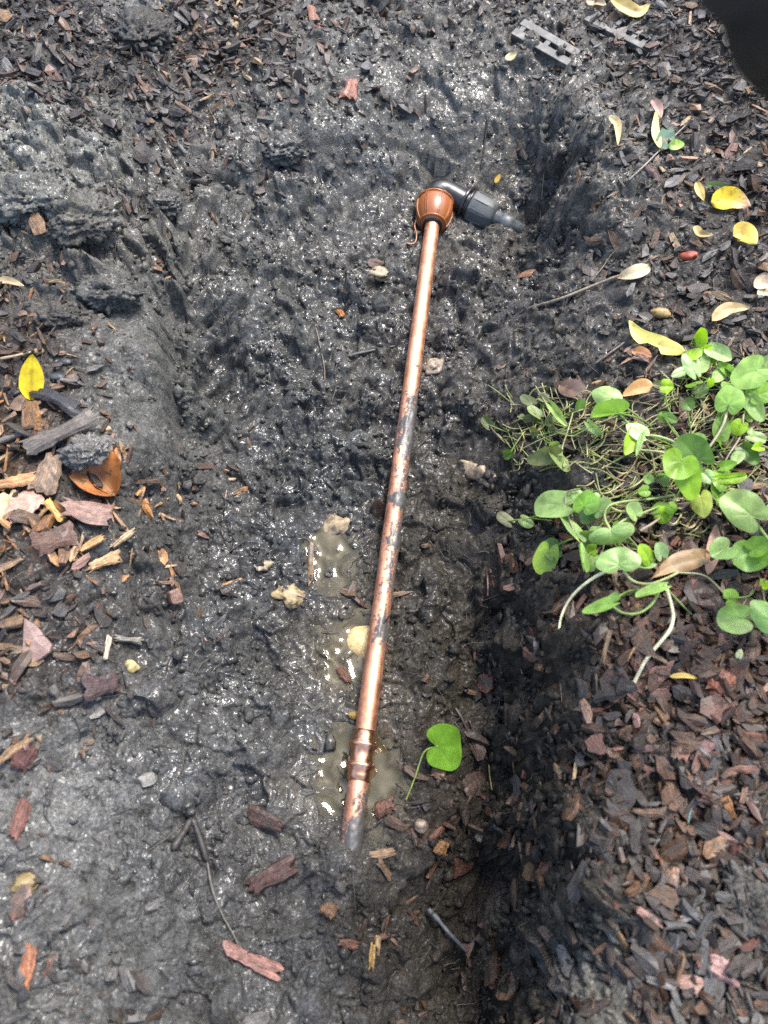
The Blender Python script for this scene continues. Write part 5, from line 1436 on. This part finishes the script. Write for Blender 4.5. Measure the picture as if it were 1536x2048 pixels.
fallen("tan brown leaf above the uppermost creeper tuft", [(1424, 642), (1455, 618), (1500, 616)], 26, (.52, .34, .15), (.62, .45, .22), lift=.010, fold=18)
fallen("long pale yellow leaf with a bite beside the creeper", [(1372, 702), (1320, 690), (1280, 672), (1258, 640)], 36, (.62, .55, .14), lift=.014, fold=10, dirt=.25, bite=.42)
fallen("small orange brown leaf below the long pale yellow leaf", [(1266, 702), (1285, 704), (1304, 714)], 20, (.46, .20, .08), lift=.008)
fallen("tan orange leaf among the creeper stems", [(1306, 770), (1278, 775), (1244, 792)], 30, (.52, .29, .11), lift=.016, fold=16, dirt=.3)
fallen("withered cream leaf at the root of the long grey twig", [(1300, 535), (1268, 545), (1234, 556)], 28, (.46, .38, .24), lift=.010, fold=16, dirt=.5)
fallen("pale yellow blade edge of the dark green fallen leaf", [(1320, 296), (1311, 262), (1312, 222)], 16, (.66, .60, .22), lift=.012, fold=12)
fallen("dark teal green fallen leaf on the right rim", [(1322, 298), (1332, 275), (1338, 246)], 34, (.05, .12, .07), lift=.008, fold=6, dirt=.5)
fallen("little bright green leaf beside the dark green fallen leaf", [(1338, 288), (1352, 290), (1368, 286)], 22, (.22, .38, .05), lift=.008)
fallen("yellow tan leaf on the top edge above the grate", [(1222, -4), (1250, 14), (1278, 24), (1300, 8)], 26, (.50, .38, .13), lift=.012, fold=22, dirt=.4)
fallen("cream tan leaf at the top edge left of the yellow tan leaf", [(1172, 4), (1190, 2), (1212, 10)], 22, (.50, .38, .22), lift=.010, fold=20)
fallen("cream leaf at the right edge below the mulch", [(1508, 574), (1530, 566), (1556, 580)], 30, (.56, .42, .28), lift=.012, fold=14)
fallen("second cream leaf at the right edge", [(1514, 588), (1530, 584), (1556, 590)], 16, (.58, .44, .28), lift=.010, fold=14)
fallen("dry curled brown leaf over the white runner", [(1418, 1108), (1380, 1120), (1345, 1130), (1302, 1158)], 40, (.32, .21, .10), (.40, .28, .15), lift=.016, fold=26, curl=.5, dirt=.4)
fallen("grey withered leaf beneath the long white runner", [(1325, 1268), (1352, 1280), (1378, 1262)], 52, (.20, .175, .13), lift=.006, fold=10, dirt=.6)
fallen("pink dry leaf standing among the creeper", [(1415, 1150), (1428, 1090), (1432, 1050)], 26, (.42, .24, .17), lift=.014, fold=24)
fallen("tiny yellow sliver leaf on the bark", [(1340, 1353), (1368, 1351), (1396, 1357)], 9, (.66, .47, .08), lift=.010)
fallen("muddy green leaf at the left edge on the big clod", [(-8, 388), (25, 378), (66, 396)], 24, (.15, .22, .05), lift=.014, fold=10, dirt=.8)
fallen("small ochre seed leaf in the mud on the upper left", [(346, 392), (357, 402), (366, 410)], 13, (.52, .34, .08), lift=.005)
fallen("curled cream leaf on the far rim left of the dark green leaf", [(1218, 232), (1234, 250), (1236, 290)], 16, (.52, .42, .22), lift=.008, fold=25)
fallen("pale curled leaf in the mud left of the grates", [(1010, 118), (1024, 112), (1034, 104)], 14, (.52, .44, .24), lift=.006)
fallen("small yellow leaf upright by the elbow", [(990, 366), (996, 356), (1000, 348)], 9, (.58, .36, .06), lift=.008)
fallen("pale pink leaf at the rim above the dark green leaf", [(1305, 200), (1316, 215), (1322, 236)], 18, (.36, .22, .18), lift=.010, fold=20)
fallen("tan leaf at the left edge below the big clod", [(-6, 560), (20, 562), (48, 572)], 14, (.42, .32, .18), lift=.008)
fallen("dark brown leaf in the creeper's muddy edge", [(1120, 770), (1150, 780), (1172, 800)], 40, (.11, .07, .055), lift=.006, fold=10, dirt=.6)
fallen("brown dry leaf below the right creeper leaves", [(1470, 1140), (1460, 1180), (1472, 1215)], 34, (.15, .085, .05), lift=.010, fold=20, dirt=.3)

# ------------------------------------------------------------------ half buried drain grates
def grate(label, org, ux, uy, nx_, ny_, cellx, celly, bar, th_):
    e = empty("drain_grate"); tag(e, label, "grate", "half buried drain grates")
    ux = np.array(ux) / np.linalg.norm(ux); uy = np.array(uy) - ux * (np.array(uy) @ ux); uy /= np.linalg.norm(uy)
    uz = np.cross(ux, uy)
    if uz[2] < 0: uz = -uz
    def box(name, a0, a1, b0, b1, z0, z1):
        Vb = [np.array(org) + ux * a + uy * b + uz * z for z in (z0, z1) for b in (b0, b1) for a in (a0, a1)]
        Fb = np.array([(0, 2, 3, 1), (4, 5, 7, 6), (0, 1, 5, 4), (2, 6, 7, 3), (0, 4, 6, 2), (1, 3, 7, 5)])
        o = mesh_np(name, Vb, Fb, M_GRATE, None, False, e)
        bv = o.modifiers.new("edge", 'BEVEL'); bv.width = .0008; bv.segments = 2
        return o
    for i in range(nx_ + 1):
        box("bar", i * cellx - bar / 2, i * cellx + bar / 2, bar / 2 + .0002, ny_ * celly - bar / 2 - .0002, -th_, -.0006)
    for j in range(ny_ + 1):
        wj = bar * (1.5 if j in (0, ny_) else .8)
        box("frame_bar", -bar, nx_ * cellx + bar, j * celly - wj / 2, j * celly + wj / 2, -th_ - .001, 0)
    # dark sump below, walls only seen through the slots
    return e

def pit(px, py, rx, ry, depth):
    pass
g0 = hit(1300, 98, .004); gxd = hit(1192, 44, .004) - g0; gyd = hit(1287, 40, .004) - g0
grate("grey slotted drain grate at the top right, upper slots open", g0, gxd, gyd, 6, 1, .0195, .060, .008, .010)
g1 = hit(1162, 138, -.002); gxd = hit(1068, 84, -.003) - g1; gyd = hit(1178, 96, -.002) - g1
grate("pale corner of a drain grate with two square holes in the mud", g1, gxd, gyd, 5, 1, .024, .022, .009, .012)

# ------------------------------------------------------------------ unidentified dark shape close above, top right, modelled as a branch
def cp(px, py, dep):
    return CAM + ray(px, py) * dep
LB = [np.array((.95, .55, .05)), np.array((.80, .50, .22)), np.array((.55, .44, .44)), cp(1900, 210, .33), cp(1710, 50, .27), cp(1580, -220, .24), cp(1440, -520, .22), cp(1000, -1000, .25)]
S = spline(LB, 60)
V, F = tube_arrays(S, np.linspace(.045, .026, 60) * (1 + .05 * rng.normal(0, 1, 60)), 24)
nn = fbm(V[:, 0] / .012 + V[:, 2] / .02, V[:, 1] / .012, 97, 3)
V = V + (V - np.repeat(S, 24, 0)) * (.10 * nn)[:, None]
tag(mesh_np("dark_shape", V, F, M_DARK_SHAPE, None, True), "dark blurred unidentified shape, modelled as a branch, crossing the top right corner", "unidentified shape")
